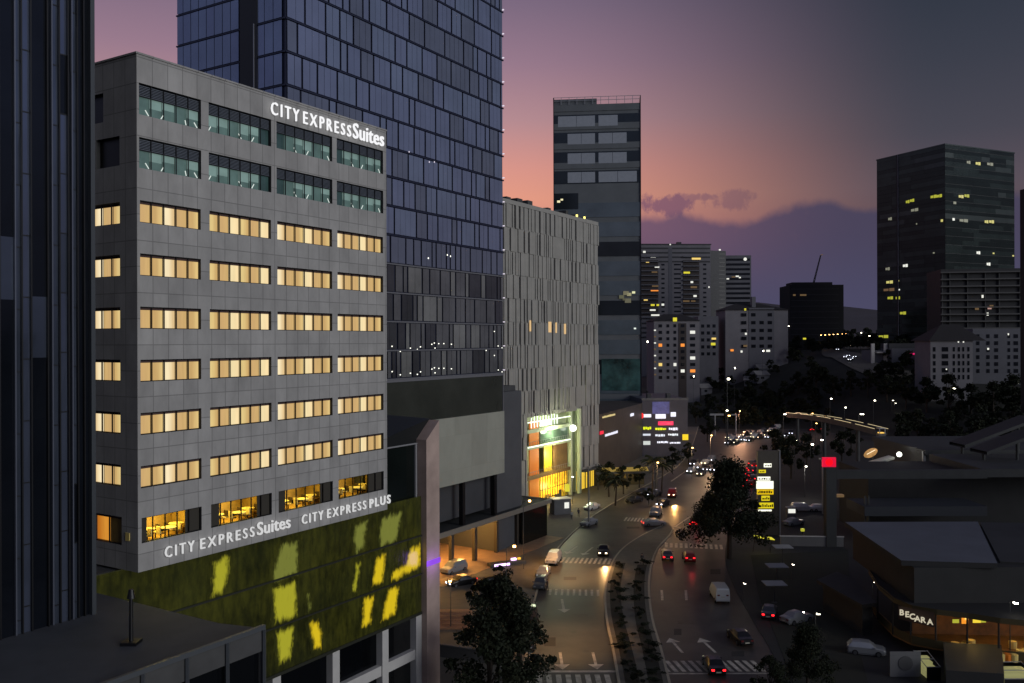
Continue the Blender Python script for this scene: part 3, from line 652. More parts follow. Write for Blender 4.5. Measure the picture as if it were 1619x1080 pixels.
# ================================================================== BLUE GLASS TOWER
bf = Frame((-27.0, 106.0), US); BW = bf.t(795); BD = bf.r(283)
bt = thing('office_tower', 'tall blue violet glass tower with staggered panels rising behind the hotel', 'tower', (bf.O[0], bf.O[1], 0), bf.rz)
BG = [glass('tower glass blue', (126, 134, 160), .12, .5, .14), glass('tower glass violet', (128, 138, 162), .14, .5, .14), glass('tower glass slate', (116, 122, 140), .1, .5, .16)]
BGL = [mat('low tower glass a', (104, 104, 106), .16, .35, noise=(.15, .3)), mat('low tower glass b', (74, 74, 78), .12, .4, noise=(.15, .3)), mat('low tower glass c', (124, 124, 122), .2, .3, noise=(.15, .3))]  # grey set: dark mirrored surroundings put into the low floors' colour
JNT = mat('tower joint', (38, 42, 62), .4, .4); LJ = mat('light spandrel', (96, 96, 100), .5)
rng = random.Random(11); ZB0, FH = 29.8, 4.0
cw = MB(); bands = MB(); bands2 = MB()
nf_ = 20
for i in range(nf_):
    z0, z1 = ZB0+FH*i, ZB0+FH*(i+1); low = z1 < 50
    x = rng.uniform(-2, 0)
    while x < BW:
        w = rng.choice((1.3, 2.6, 2.6, 3.6, 3.6, 5.0)) if not low else rng.choice((1.0, 1.4, 1.8, 2.6, 3.4)); a, b = max(x, 0)+.14, min(x+w, BW)-.14
        if b-a > .3:
            ns_ = max(1, round((b-a)/1.3)); mm = BG[rng.choice((0, 0, 1, 2))] if not low else (BGL[rng.choice((0, 0, 1, 2))] if i < 4 else BG[2])
            for k in range(ns_):
                p, q_ = a+(b-a)*k/ns_, a+(b-a)*(k+1)/ns_; t1, t2 = rng.uniform(-.012, .012), rng.uniform(-.012, .012)
                cw.face([(p+.025, -.16+t1, z0+.22), (q_-.025, -.16-t1, z0+.22), (q_-.025, -.16-t1+t2, z1-.18), (p+.025, -.16+t1+t2, z1-.18)], mm)
        x += w
    (bands2 if low else bands).box(-.1, BW+.12, -.26, -.02, z0-.1, z0+.1, LJ if low else JNT)
    y = .4
    while y < BD:
        if 4.6 < y+.5 < 7.6 and True: y += 1.5; continue
        w = 1.5; t1 = rng.uniform(-.01, .01)
        e = min(y+w, BD)
        cw.face([(-.16+t1, y+.05, z0+.2), (-.16, y+.05, z1-.15), (-.16, e-.05, z1-.15), (-.16+t1, e-.05, z0+.2)], BG[rng.choice((1, 1, 0))]); y += w
    bands.box(-.24, -.02, .01, 4.5, z0-.09, z0+.09, JNT); bands.box(-.24, -.02, 7.7, BD+.1, z0-.09, z0+.09, JNT)
cw.build('curtain_wall', bt); bands.build('floor_band', bt); bands2.build('spandrel', bt)
co = MB(); co.box(0, BW, 0, BD, 24, ZB0+FH*nf_, JNT); co.build('core', bt)
re_ = MB(); re_.box(-.3, -.02, 4.6, 7.6, 26, 110, mat('recess', (14, 14, 17), .5)); re_.build('vertical_recess', bt)
MB().box(-.36, -.31, 5.0, 5.15, 66, 74, ALU).build('riser_pipe', bt)
em = MB()
for i in range(nf_):
    z = ZB0+FH*i; em.box(BW+.0, BW+.25, -.3, .4, z+.4, z+.55, emit_mat('glass glint', (230, 220, 235), 1.0) if i == 0 else bpy.data.materials['glass glint'])
em.build('edge_glints', bt)  # highlights at the floor ends, put on as glowing boxes
# city light reflections put on as glowing dots: two lowest floors and mid floor
PIN = emit_mat('city light reflection', (250, 250, 235), 2.2)
pm = MB()
for fx, fy in ((618, 547), (631, 555), (647, 550), (658, 552), (663, 548), (681, 544), (685, 542), (692, 543), (700, 543), (712, 544), (686, 550), (767, 554), (780, 524), (786, 547), (792, 550)):
    for dz in (0, 40 - (fx-615)*.012*5*.2):
        x_, y_ = fx, fy+dz-.0
        if y_ > 594: y_ = 592
        X = bf.t(x_); Z = bf.z(x_, y_); pm.box(X-.07, X+.07, -.24, -.17, Z-.07, Z+.07, PIN)
for fx, fy in ((646, 240), (678, 256), (686, 256), (676, 408), (706, 403), (711, 405)):
    X = bf.t(fx); Z = bf.z(fx, fy); pm.box(X-.06, X+.06, -.24, -.17, Z-.1, Z+.1, PIN if fy > 300 else bpy.data.materials['glass glint'])
pm.build('city_reflection', bt)
# tower podium: smoked glass box, grey panel wall, dark base, canopy
pf = Frame(bf.w(-16, -.9), US)
bp = thing('tower_podium', 'grey blank panel box and smoked glass podium at the foot of the blue tower', 'podium', (pf.O[0], pf.O[1], 0), pf.rz)
PWd = pf.t(797)
q = MB(); q.box(0, PWd-.1, .3, 20, 23.6, 29.4, mat('smoked glass band', (58, 60, 54), .25, .3, noise=(.12, .3))); q.build('smoked_glass_box', bp)
q = MB(); q.box(0, PWd+.1, .2, 20, 29.41, 29.75, LJ); q.box(PWd-.09, PWd+.1, .2, 20, 23.6, 29.4, LJ); q.build('parapet', bp)
BOXM = panel_mat('pale panel wall', (138, 138, 126), 4.5, 5.2, mortar=.03, dark=.86, amt=.08)
q = MB(); q.box(pf.t(640), PWd, 0, 20, pf.z(797, 747), 23.55, BOXM); q.build('panel_wall', bp)
zb_ = pf.z(797, 747); q = MB(); q.box(0, PWd-.5, 2.6, 20, 7.4, zb_-.02, mat('base wall', (56, 57, 60), .6, noise=(.3, .15))); q.build('base_wall', bp)
for xx in (737, 787): X = pf.t(xx); MB().box(X-.35, X+.35, .5, 1.2, 6.7, zb_-.01, FRAME).build('column', bp)
q = MB(); q.box(pf.t(797)+.02, pf.t(797)+8.0, 1.5, 20, 0, 26.5, mat('blank dark wall', (70, 71, 74), .7, noise=(.25, .14))); q.box(pf.t(797)+.5, pf.t(797)+7.6, 2.5, 19, 26.51, 27.4, DARKC); q.build('service_wall', bp)
# canopy with its lit drive below
kf = Frame((G(870, 790, 6.6).x, G(870, 790, 6.6).y), US)
ca = thing('entrance_canopy', 'long flat dark canopy over an amber lit drive left of the road', 'canopy', (kf.O[0], kf.O[1], 0), kf.rz)
CL = -kf.t(672); CRF = mat('canopy roof', (40, 42, 42), .7, noise=(.3, .25)); CED = mat('canopy edge', (112, 106, 96), .5)
q = MB(); q.box(-CL, 0, .2, 24, 6.05, 6.58, CRF, None); q.build('roof', ca)
q = MB(); q.box(-CL-.2, .2, -.05, .19, 5.95, 6.75, CED); q.box(.01, .2, .2, 14, 5.95, 6.75, CED); q.build('fascia', ca)
for k in range(6):
    x = -3-k*(CL-5)/5; MB().box(x-.3, x+.3, 1.2, 1.8, .14, 6.04, mat('canopy column', (52, 46, 38), .7) if k == 0 else bpy.data.materials['canopy column']).build('column', ca)
q = MB(); q.box(-9, -.3, .6, .9, .15, 5.9, glass('canopy end glass', (34, 32, 26), .15, .4)); q.box(-.5, -.25, .91, 8.5, .15, 5.9, bpy.data.materials['canopy end glass']); q.build('glass_screen', ca)
MB().box(-CL, -.5, -3, 19.9, .145, .19, panel_mat('drive paving', (140, 112, 84), 2, 2, mortar=.03)).build('floor', ca)
SOD = emit_mat('amber lamp', (255, 190, 80), 7)
AMB = mat('amber lit wall', (180, 150, 90), .7, noise=(.8, .25))
q = MB(); q.box(-CL, 0, 20, 20.2, .15, 6.0, AMB); q.build('back_wall', ca)
for k in range(6):
    x = -2.5-k*(CL-6)/5; MB().cyl((x, 8.5, 5.9), (x, 8.5, 6.04), .25, .25, 12, SOD).build('ceiling_lamp', ca)
    ld = bpy.data.lights.new('canopy_light', 'POINT'); ld.energy = 2300 if k > 0 else 900; ld.color = (1, .50, .12); ld.shadow_soft_size = .5
    lo = bpy.data.objects.new('canopy_light', ld); COL.objects.link(lo); lo.parent = ca; lo.location = (x, 4.5, 5.3)
LIT = emit_mat('amber window', (255, 205, 70), 1.1)
for xx, ww in ((752, 12), (776, 9), (808, 10), (700, 5)):
    X = kf.t(xx); MB().box(X-.9, X+.9, 19.8, 19.98, 1.2, 3.8, LIT).build('lit_opening', ca)

# ================================================================== RIBBED OFFICE
rf_ = Frame((G(900, 785).x, G(900, 785).y), US); o = rf_.w(rf_.t(797)-3, 0); rf = Frame(o, US)
RW = rf.t(946.5); RT = 63.6
rb = thing('ribbed_office', 'pale office with staggered vertical ribs and narrow dark slits beside the blue tower', 'building', (rf.O[0], rf.O[1], 0), rf.rz)
RIB = mat('rib panel', (138, 136, 130), .7, noise=(.3, .12)); SLIT = glass('slit glass', (36, 36, 38), .15, .5)
n0, n1 = rf.t(834), rf.t(913); zn = rf.z(873, 655); zbr = 5.2
c = MB(); c.box(0, n0, .35, 16, 0, RT, SLIT); c.box(n1, RW, .35, 16, zbr, RT, SLIT); c.box(n0, n1, .35, 16, zn, RT, SLIT)
c.box(n0, n1, 7, 16, 0, zn-.01, DARKC); c.box(n1+.1, RW-.5, 5, 15.9, 0, zbr-.01, DARKC); c.build('core', rb)
rng = random.Random(5); fl = MB(); pitch = .92; FHr = 5.0
for i in range(13):
    z1 = RT-.9-i*4.75; z0 = z1-4.75
    if z0 < 0: z0 = 0
    x = 0; dens = rng.uniform(.38, .6)
    while x < RW:
        slit = rng.random() < dens*(.9 if x < RW*.7 else .5); w = pitch; a, b = x, min(x+w, RW)
        xm = (a+b)/2; lo_ = z0
        if n0-.2 < xm < n1+.2:
            if z1 < zn: x += w; continue
            lo_ = max(z0, zn)
        elif xm > n1:
            if z1 < zbr: x += w; continue
            lo_ = max(z0, zbr)
        dpt = rng.choice((0, 0, -.14, -.22))
        if slit: fl.box(a+.0, b-.36, dpt, .349, lo_+.04, z1-.04, RIB)
        else: fl.box(a+.02, b-.02, dpt-.004, .349, lo_+.03, z1-.03, RIB)
        x += w
    if z1 > zn or True:
        for (p, q_) in ((0, RW),):
            if z0 > zn: fl.box(0, RW, .1, .348, z0-.25, z0+.2, RIB)
fl.box(0, RW, -.02, .348, RT-.86, RT, RIB)
fl.build('ribbed_facade', rb)
sdw = MB()
for k in range(11):
    sdw.box(RW-.01, RW+.2, .35+k*1.4, .35+k*1.4+.95, zbr, RT, RIB)
sdw.build('side_rib', rb)
for xx, yy, w_ in ((837, 515, 3), (868, 517, 6), (878, 518, 3), (892, 520, 4)):
    X = rf.t(xx); Z = rf.z(xx, yy); MB().box(X-.5*w_*.22, X+.5*w_*.22, .0-.25, -.24+.02, Z-1.2, Z+1.1, emit_mat('warm slit', (224, 186, 132), 1.0) if xx == 837 else bpy.data.materials['warm slit']).build('lit_window', rb)
ro = MB()
for k in range(9): x = 3+k*4.3; ro.box(x, x+rng.uniform(.8, 2.4), 2, 4, RT, RT+rng.uniform(.5, 1.6), DARKC)
ro.cyl((7, 3, RT), (7, 3, RT+6.5), .07, .03, 6, FRAME)
ro.build('rooftop_plant', rb)
for xx in (913, 925): X = rf.t(xx); MB().box(X-.2, X+.2, -.1, .2, RT+.01, RT+.5, emit_mat('roof lamp', (230, 215, 110), 3) if xx == 913 else bpy.data.materials['roof lamp']).build('roof_lamp', rb)
# open lit atrium in the corner of the ribbed office
GRN = mat('pale green plaster', (188, 200, 160), .7, noise=(.6, .1)); ORG = mat('orange wall', (235, 128, 24), .6); YEL = mat('yellow panel', (220, 190, 50), .5, noise=(1, .3)); GGL = mat('green tinted glass', (96, 116, 100), .12, .1, noise=(.4, .2)); BRN = mat('brown wall', (120, 92, 52), .6, noise=(.6, .3))
at = MB(); at.box(n0, n1, 3.0, 3.39, .3, zn-.02, GRN); at.box(n0-.02, n0+.2, .36, 2.99, .3, zn-.02, GRN); at.box(n1-.2, n1+.0, .36, 2.99, .3, zn-.02, GRN); at.build('atrium_wall', rb)
lv = [rf.z(873, 781), rf.z(873, 748), rf.z(873, 702), rf.z(873, 677)]
sl = MB()
for i, z in enumerate(lv[1:]): sl.box(n0, n1-3.4, .1, 2.99, z-.35, z+.35, GRN if i else BRN)
sl.build('atrium_floor', rb)
op = MB(); xo0, xo1 = rf.t(841), rf.t(856); op.box(xo0, xo1, .7, .9, .3, zn-1.0, ORG); op.build('orange_panel', rb)
yp = MB(); yp.box(rf.t(866), rf.t(878), 1.0, 1.1, lv[1]+.36, lv[2]-.36, YEL); yp.build('yellow_panel', rb)
gp = MB(); gp.box(rf.t(858), n1-3.5, .7, .8, lv[2]+.36, lv[3]-.36, GGL); gp.box(rf.t(879), n1-3.6, .8, .9, lv[1]+.36, lv[2]-.6, BRN); gp.build('glass_partition', rb)
gp = MB(); gp.box(rf.t(858), n1-3.6, .8, .9, 1.2, lv[1]-.5, mat('shop front glow', (200, 150, 50), .4, emit=(250, 190, 40), es=1.0, noise=(.7, .6))); gp.build('shop_front', rb); gp = MB(); X = rf.t(858); r9 = random.Random(4)
while X < n1-3.7: gp.box(X, X+.09, .68, .79, .3, lv[1]-.36, FRAME); X += 1.1
gp.box(rf.t(858), n1-3.6, .68, .785, 2.9, 3.0, FRAME); gp.build('shop_front_mullion', rb); gp = MB(); X = rf.t(858)+.3
while X < n1-4: w = r9.uniform(.3, 1.1); gp.box(X, X+w, .5, .66, .3, r9.uniform(.9, 2.0), (BRN, DARKC, YEL)[r9.randrange(3)]); X += w+r9.uniform(.2, .9)
gp.build('shop_display', rb); gp = MB()
for z_ in (lv[2]+.36, lv[1]+.36):
    gp.box(n0+.2, n1-3.5, .02, .07, z_+.9, z_+.96, ALU); X = n0+.4
    while X < n1-3.6: gp.box(X, X+.05, .02, .07, z_, z_+.9, ALU); X += .9
gp.build('balustrade', rb)
tb = MB()
for z in (lv[2]+.1, zn-1.2): tb.box(rf.t(834), n1-3.5, .0, .09, z, z+.22, emit_mat('white strip lamp', (245, 255, 235), 1.8) if 'white strip lamp' not in bpy.data.materials else bpy.data.materials['white strip lamp'])
for k in range(10):
    X = rf.t(843)+k*1.25; tb.box(X, X+.22, .5, .6, zn-2.4, zn-.3+.3*(k % 3), bpy.data.materials['white strip lamp'])
tb.build('strip_lamp', rb)
sf = MB(); sf.box(rf.t(862), rf.t(878), 1.0, 1.1, lv[3]+.6, zn-1.6, bpy.data.materials['white strip lamp']); sf.build('lit_board', rb)
gb = bpy.data.meshes.new('globe_lamp'); b = bmesh.new(); bmesh.ops.create_uvsphere(b, u_segments=16, v_segments=10, radius=.75); b.to_mesh(gb); gb.materials.append(emit_mat('globe', (250, 255, 240), 3.5))
link('globe_lamp', gb, rb, (rf.t(902), -.6, rf.z(902, 677)))
cl = MB(); cl.box(n1-.35, n1+.45, -.7, .1, .15, zn+.4, mat('pale green column', (196, 205, 170), .6)); cl.box(n1-3.0, n1-2.3, .2, .9, .15, zn, bpy.data.materials['pale green column']); cl.build('column', rb)
for z, e, c_ in ((zn-2.2, 1300, (.9, 1, .6)), (lv[2]+2.8, 1100, (.88, 1, .65)), (lv[1]+4, 1200, (1, .88, .5)), (3.2, 1100, (1, .74, .22))):
    ld = bpy.data.lights.new('atrium_light', 'POINT'); ld.energy = e; ld.color = c_; ld.shadow_soft_size = .7
    lo = bpy.data.objects.new('atrium_light', ld); COL.objects.link(lo); lo.parent = rb; lo.location = ((n0+n1)/2-.5, -1.0, z)
# yellow lit ground floor under the right part
gr = MB(); x = n1+.8
while x < RW-.3:
    gr.box(x, x+.55, .9, 1.0, .4, zbr-.3, emit_mat('yellow louvre light', (240, 196, 60), 1.0) if 'yellow louvre light' not in bpy.data.materials else bpy.data.materials['yellow louvre light']); x += rng.choice((.8, .95, 1.3))
gr.build('lit_louvre', rb)
gr = MB(); gr.box(n1+.5, RW-.2, -1.6, .3, zbr-.3, zbr-.02, DARKC); gr.build('awning', rb)

# ================================================================== DARK SLAB TOWER
sO = P(876, 540, 290); sE = (P(1014, 540, 287)-sO); sf_ = Frame((sO.x, sO.y), (sE.x, sE.y)); SW = sE.length; sT = H+385/F*290; 
st = thing('slab_tower', 'slim dark slab tower with steel rooftop frame and pale blinds on upper floors', 'tower', (sO.x, sO.y, 0), sf_.rz)
SG = glass('slab glass', (96, 106, 112), .14, .3, .2); SG2 = glass('slab glass dark', (48, 54, 58), .1, .5, .2); SC = mat('slab concrete', (88, 92, 94), .6, noise=(.2, .12)); BL = mat('pale blind', (138, 143, 150), .6, noise=(1, .08))
q = MB(); q.box(0, SW, .3, 22, 0, sT-2.4, SC); q.box(-.05, .2, -.02, 22, 0, sT, FRAME); q.box(SW-.2, SW+.05, -.02, 22, 0, sT, FRAME); q.build('wall', st)
fz = [sf_.z(940, y) for y in (172, 201, 231, 262, 293)]
q = MB()
for y in (186, 215, 246, 277): z = sf_.z(940, y-12); q.box(.2, SW-.2, .12, .299, z-.3, z+1.7, SC); 
q.build('spandrel', st)
for y, spans in ((191, ((883, 942), (947, 978))), (219, ((898, 942), (947, 992))), (250, ((898, 942), (947, 992))), (280, ((898, 942), (947, 1008)))):
    zc_ = sf_.z(940, y); lo = MB(); lo.box(.21, SW-.21, .2, .298, zc_-2.1, zc_+2.1, SG2); lo.build('window', st)
    for a, b in spans:
        n = 2 if b-a > 35 else 1; A_, B_ = sf_.t(a), sf_.t(b)
        for k in range(n): MB().box(A_+(B_-A_)*k/n+.06, A_+(B_-A_)*(k+1)/n-.06, .1, .19, zc_-1.8, zc_+1.65, BL).build('blind', st)
q = MB()
for y in range(322, 640, 31):
    z = sf_.z(940, y); q.box(.21, SW-.21, .14, .297, z-4.5, z+.2, SG if (y//31) % 3 else SG2)
q.build('window_band', st)
q = MB(); q.box(.21, sf_.t(915), .0, .13, sf_.z(900, 331), sf_.z(900, 306), SG2); q.build('balcony_recess', st)
q = MB()
for k in range(12): x = SW*k/11; q.box(x-.07, x+.07, 0, .14, sT-2.4, sT, ALU)
for z in (sT-.1, sT-1.2): q.box(0, SW, .0-.01, .13, z, z+.12, ALU)
q.box(.2, SW*.5, .5, 1, sT-2.4, sT-.5, SC); q.build('rooftop_frame', st)
for k in range(8): pass
for x, y, s, c_ in ((884, 319, .5, (250, 240, 190)), (889, 316, .4, (240, 230, 200)), (990, 464, .9, (110, 106, 84)), (995, 466, .7, (150, 146, 112)), (993, 476, 1.0, (96, 94, 76)), (987, 474, .5, (80, 78, 62)), (1002, 463, .5, (230, 230, 180)), (1004, 520, .35, (240, 250, 240)), (983, 470, .8, (90, 90, 70))):
    X = sf_.t(x); Z = sf_.z(x, y); nm = 'slab lamp %d' % (c_[0]+c_[2]); mm = bpy.data.materials.get(nm) or emit_mat(nm, c_, 1.0)
    MB().box(X-s, X+s, -.02, .05, Z-s*.7, Z+s*.7, mm).build('lit_window', st)
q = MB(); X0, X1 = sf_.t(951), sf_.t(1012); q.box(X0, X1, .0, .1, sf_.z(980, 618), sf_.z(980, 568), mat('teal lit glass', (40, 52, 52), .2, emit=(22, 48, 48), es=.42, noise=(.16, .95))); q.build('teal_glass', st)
# ================================================================== SHOPPING CENTRE with lit signs
mO = P(1015, 540, 268); mf = Frame((mO.x, mO.y), (1, .05)); MW = mf.t(1087)
ml = thing('shopping_centre', 'dark shopping centre block covered with small glowing signs at the bend of the road', 'building', (mO.x, mO.y, 0), mf.rz)
MT = mf.z(1050, 632); MD = mat('centre facade', (62, 62, 72), .5, noise=(.3, .2)); ML = mat('centre side', (60, 52, 46), .6, noise=(.3, .25))
q = MB(); q.box(0, MW, 0, 30, 0, MT, MD); q.box(-.2, MW+.2, -.15, -.02, MT-.3, MT+.4, GREYC); q.build('wall', ml)
wl = MB(); a = (-.3, .1); 
lf = Frame(mf.w(-.3, 0), (-.376, -.901)); LWd = lf.t(940)
wing = [(0, 0), (-LWd*.38, -LWd*.92), (-LWd*.38-14, -LWd*.92+2), (-14, 12)]
w0 = mf.w(0, 0); wl_pts = [(0, .2), (-.0, 0)]
q = MB(); pr = [(-.02, 0.1), (-LWd*.42, -LWd*.88), (-LWd*.42-12, -LWd*.88+4), (-12, 12), (-.02, 12)]
q.prism(pr, 0, MT-1.2, ML); q.build('side_wing', ml)
for k in range(9): X = 1+k*1.5; 
q = MB()
for x in (2, 8): q.box(x, x+1.2, 2, 4, MT+.01, MT+1.6, DARKC)
q.build('rooftop_plant', ml)
SC_ = {}
def em(c, s=1.2):
    k = (c, s)
    if k not in SC_: SC_[k] = emit_mat('sign glow %d' % len(SC_), c, s)
    return SC_[k]
WHT = (240, 240, 255); nsg = 0
def msign(x, y, w, h, c, label, txt=None):
    th = thing('shop_sign', label, 'sign', (mO.x, mO.y, 0), mf.rz)
    X0, X1 = mf.t(x-w/2), mf.t(x+w/2); Z = mf.z(x, y); hh = h*MWs/2
    if txt:
        MB().box(X0, X1, -.1, -.03, Z-hh, Z+hh, MD).build('board', th)
        n = max(3, int(w/4)); sign_text(txt, X0+.1, X1-.1, Z-hh*.7, hh*1.4, -.16, em(c), th, bold=.06, space=1.1, depth=.08)
    else: MB().box(X0, X1, -.2, -.03, Z-hh, Z+hh, em(c)).build('light_box', th)
MWs = 268/F
for a in ((1011, 658, 9, 10, (255, 40, 40), 'round red glowing sign at the left corner of the shopping centre'), (1023, 658, 12, 5, WHT, 'white glowing bar sign right of the round red sign'),
          (1044, 659, 16, 7, WHT, 'larger white glowing sign in the top row of the shopping centre'), (1064, 656, 8, 7, WHT, 'small square white sign, topmost right on the shopping centre'),
          (1052, 670, 24, 6, (255, 30, 90), 'long magenta red glowing sign on the shopping centre front'), (1023, 678, 13, 5, (225, 235, 30), 'yellow green glowing sign at the left of the shopping centre front'),
          (1044, 679, 17, 4, (225, 235, 30), 'yellow green glowing sign in the middle of the shopping centre front'), (1064, 679, 14, 5, WHT, 'white script sign right of the yellow green signs'),
          (1022, 688, 12, 3, (200, 205, 215), 'thin dim white sign under the left yellow green sign'), (1043, 689, 15, 4, (215, 220, 230), 'dim white sign in the middle of the lower rows'),
          (1064, 688, 16, 4, (230, 235, 240), 'white sign under the white script sign'), (1022, 701, 11, 6, (190, 195, 190), 'grey white square sign at the lower left of the front'),
          (1047, 700, 17, 4, WHT, 'white bar sign in the lowest row, middle'), (1067, 701, 17, 3, WHT, 'white bar sign in the lowest row, right end'), (1083, 692, 9, 9, (235, 200, 40), 'yellow square sign at the right corner of the shopping centre')):
    if a[0] == 1011:
        th = thing('shop_sign', a[5], 'sign', (mO.x, mO.y, 0), mf.rz); X = mf.t(1013); Z = mf.z(1013, 658)
        MB().cyl((X, -.2, Z), (X, -.03, Z), .9, .9, 20, em(a[4])).build('light_box', th)
    elif a[3] <= 5 and a[2] > 12:
        th = thing('shop_sign', a[5], 'sign', (mO.x, mO.y, 0), mf.rz); X0, X1 = mf.t(a[0]-a[2]/2), mf.t(a[0]+a[2]/2); Z = mf.z(a[0], a[1]); hh = a[3]*MWs/2; n = 5; rr = random.Random(a[0])
        g_ = MB(); x = X0
        while x < X1: w_ = rr.uniform(.25, .8); g_.box(x, min(x+w_, X1), -.14, -.03, Z-hh*rr.uniform(.5, 1), Z+hh*rr.uniform(.6, 1), em(a[4])); x += w_+.14
        g_.build('light_box', th)
    else: msign(*a[:6])
glw = MB(); glw.box(mf.t(1031), mf.t(1058), -.05, -.02, mf.z(1044, 655), mf.z(1044, 636), mat('blue lit panel', (60, 60, 90), .4, emit=(88, 90, 150), es=.45, noise=(.4, .5))); glw.build('lit_panel', ml)
for x, y, w, h, c_, lb in ((966, 686, 26, 4, WHT, 'slanting white sign on the dark side wing of the shopping centre'), (951, 684, 7, 6, (255, 40, 70), 'small red glowing sign beside the pale ribbed office'), (962, 658, 26, 3, (210, 190, 130), 'thin warm white sign high on the side wing'), (999, 656, 7, 5, WHT, 'little white sign near the corner of the side wing')):
    Yd = mO.y-.923*lf.t(x); p = P(x, y, Yd-1.5); th = thing('shop_sign', lb, 'sign', (p.x, p.y, p.z), R(65))
    g_ = MB(); L_ = w*Yd/F*1.0; s_ = -L_*1.2; rr = random.Random(x)
    while s_ < L_*1.2: w_ = rr.uniform(.3, .9); g_.box(s_, min(s_+w_, L_*1.2), -.08, .08, -h*Yd/F/2, h*Yd/F/2*rr.uniform(.6, 1), em(c_, 1.0)); s_ += w_+.15
    g_.build('light_box', th)
aw = thing('slatted_awning', 'yellow lit slatted awning over the entrance below the shopping centre', 'awning', (G(985, 745, 4).x, G(985, 745, 4).y, 0), R(8))
q = MB()
for k in range(7): q.box(-5.5+k*.2, 5.5+k*.3, -3+k*1.3, -2.75+k*1.3, 3.9, 4.1, emit_mat('amber slat', (180, 150, 70), .6) if k == 0 else bpy.data.materials['amber slat'])
q.build('slat', aw); q = MB(); q.box(-7.6, 8.5, -3.4, -3.1, 3.8, 4.3, DARKC)
for x in (-7, 0, 7): q.cyl((x, -3.2, 0), (x, -3.2, 3.8), .15, .15, 8, DARKC)
q.build('frame', aw)
q = MB(); q.box(-7, 6, 3, 6, 0, 3.4, mat('awning wall', (70, 60, 30), .7)); q.build('wall', aw)

# ================================================================== DISTANT BUILDINGS
def block(name, label, cat, xl, xr, ytop, Y, ybase, ang=0., depth=16., wallm=None):
    O = P(xl, 540, Y); f = Frame((O.x, O.y), (math.cos(R(ang)), math.sin(R(ang)))); W_ = f.t(xr); zt = f.z(xl, ytop)
    zb = H-(ybase-CY)/F*Y-12; th = thing(name, label, cat, (O.x, O.y, zb), f.rz); th['zz'] = zb
    if wallm: MB().box(0, W_, 0, depth, 0, zt-zb, wallm).build('wall', th)
    return f, W_, zt, zb, th
def fbox(f, zb, th, x0, x1, y0, y1, m_, name, y=-.06, d=.05):
    X0, X1 = f.t(x0), f.t(x1); z0, z1 = f.z(x0, y1)-zb, f.z(x0, y0)-zb
    o = link(name, unit(m_), th, ((X0+X1)/2, y+d/2, (z0+z1)/2)); o.scale = (abs(X1-X0), d, abs(z1-z0)); return o
W1 = mat('warm dwelling light', (40, 30, 10), .3, emit=(250, 214, 120), es=1.0); W2 = mat('orange dwelling light', (40, 30, 10), .3, emit=(255, 150, 60), es=1.05); W3 = mat('white dwelling light', (40, 30, 10), .3, emit=(235, 235, 225), es=1.05); W4 = mat('yellow dwelling light', (40, 30, 10), .3, emit=(225, 215, 60), es=.95); W5 = mat('dim dwelling light', (40, 30, 10), .3, emit=(110, 88, 60), es=.8)
APT = mat('pale apartment wall', (104, 102, 106), .8, noise=(.15, .12)); APG = mat('grey apartment wall', (86, 86, 92), .8, noise=(.15, .12)); APD = mat('brown dim bay', (46, 38, 36), .7, noise=(.2, .25)); WIN = glass('far window', (40, 42, 48), .15, .5); ROOFM = mat('dark tile roof', (30, 27, 27), .8, noise=(.5, .2)); DKB = mat('charcoal block', (38, 38, 42), .6, noise=(.2, .2))
# A: tall residential tower with balcony bays
f, W_, zt, zb, A_ = block('apartment_tower', 'tall pale residential tower with brown balcony bays and scattered lit balconies', 'apartment block', 1008, 1124, 387, 590, 600, 3, 20, APT)
for x0, x1 in ((1012, 1041), (1080, 1106)):
    fbox(f, zb, A_, x0, x1, 412, 500, APD, 'balcony_bay', y=-.1, d=.08)
    for k in range(18):
        y = 406+k*7.4
        if y > 600: break
        fbox(f, zb, A_, x0, x1, y, y+1.6, APG, 'balcony', y=-1.2, d=1.05)
for k in range(4): fbox(f, zb, A_, 1010, 1123, 392+k*7, 394.5+k*7, DKB, 'window_band', y=-.09, d=.06)
fbox(f, zb, A_, 1057, 1063, 392, 600, APG, 'recess', y=-.12, d=.05)
for k in range(13):
    y = 418+k*7.4
    fbox(f, zb, A_, 1046, 1051, y, y+2.6, WIN, 'window', y=-.08); fbox(f, zb, A_, 1066, 1077, y, y+2.4, WIN, 'window', y=-.08); fbox(f, zb, A_, 1112, 1117, y, y+2.6, WIN, 'window', y=-.08)
for x, y, w, h, m_ in ((1019, 399, 4, 3, W3), (1033, 407, 8, 2, W3), (1024, 415, 5, 2, W1), (1039, 423, 7, 2, W3), (1035, 431, 9, 2, W5), (1036, 453, 10, 2.4, W5), (1035, 460, 12, 2.4, W2), (1021, 475, 6, 2, W1), (1032, 483, 6, 3, W4), (1040, 483, 4, 3, W4), (1048, 482.5, 4, 3, W3), (1032, 491, 9, 2.4, W3), (1036, 499, 13, 2.4, W3), (1101, 410, 14, 3, W1), (1086, 432, 10, 3, W4), (1094, 447, 4, 3, W3), (1097, 455, 10, 3, W5), (1099, 469, 5, 3, W3), (1085, 477, 10, 2.4, W5), (1096, 477, 7, 2, W5), (1121, 455, 2, 2.4, W3), (1060, 387.5, 2, 2, W3)):
    fbox(f, zb, A_, x-w/2, x+w/2, y-h/2, y+h/2, m_, 'lit_window', y=-.35, d=.05)
fbox(f, zb, A_, 1072, 1079, 383, 387.0, DKB, 'rooftop_tank', y=2, d=3)
fbox(f, zb, A_, 1007, 1125, 386, 387.6, DKB, 'parapet', y=-.3, d=.4)
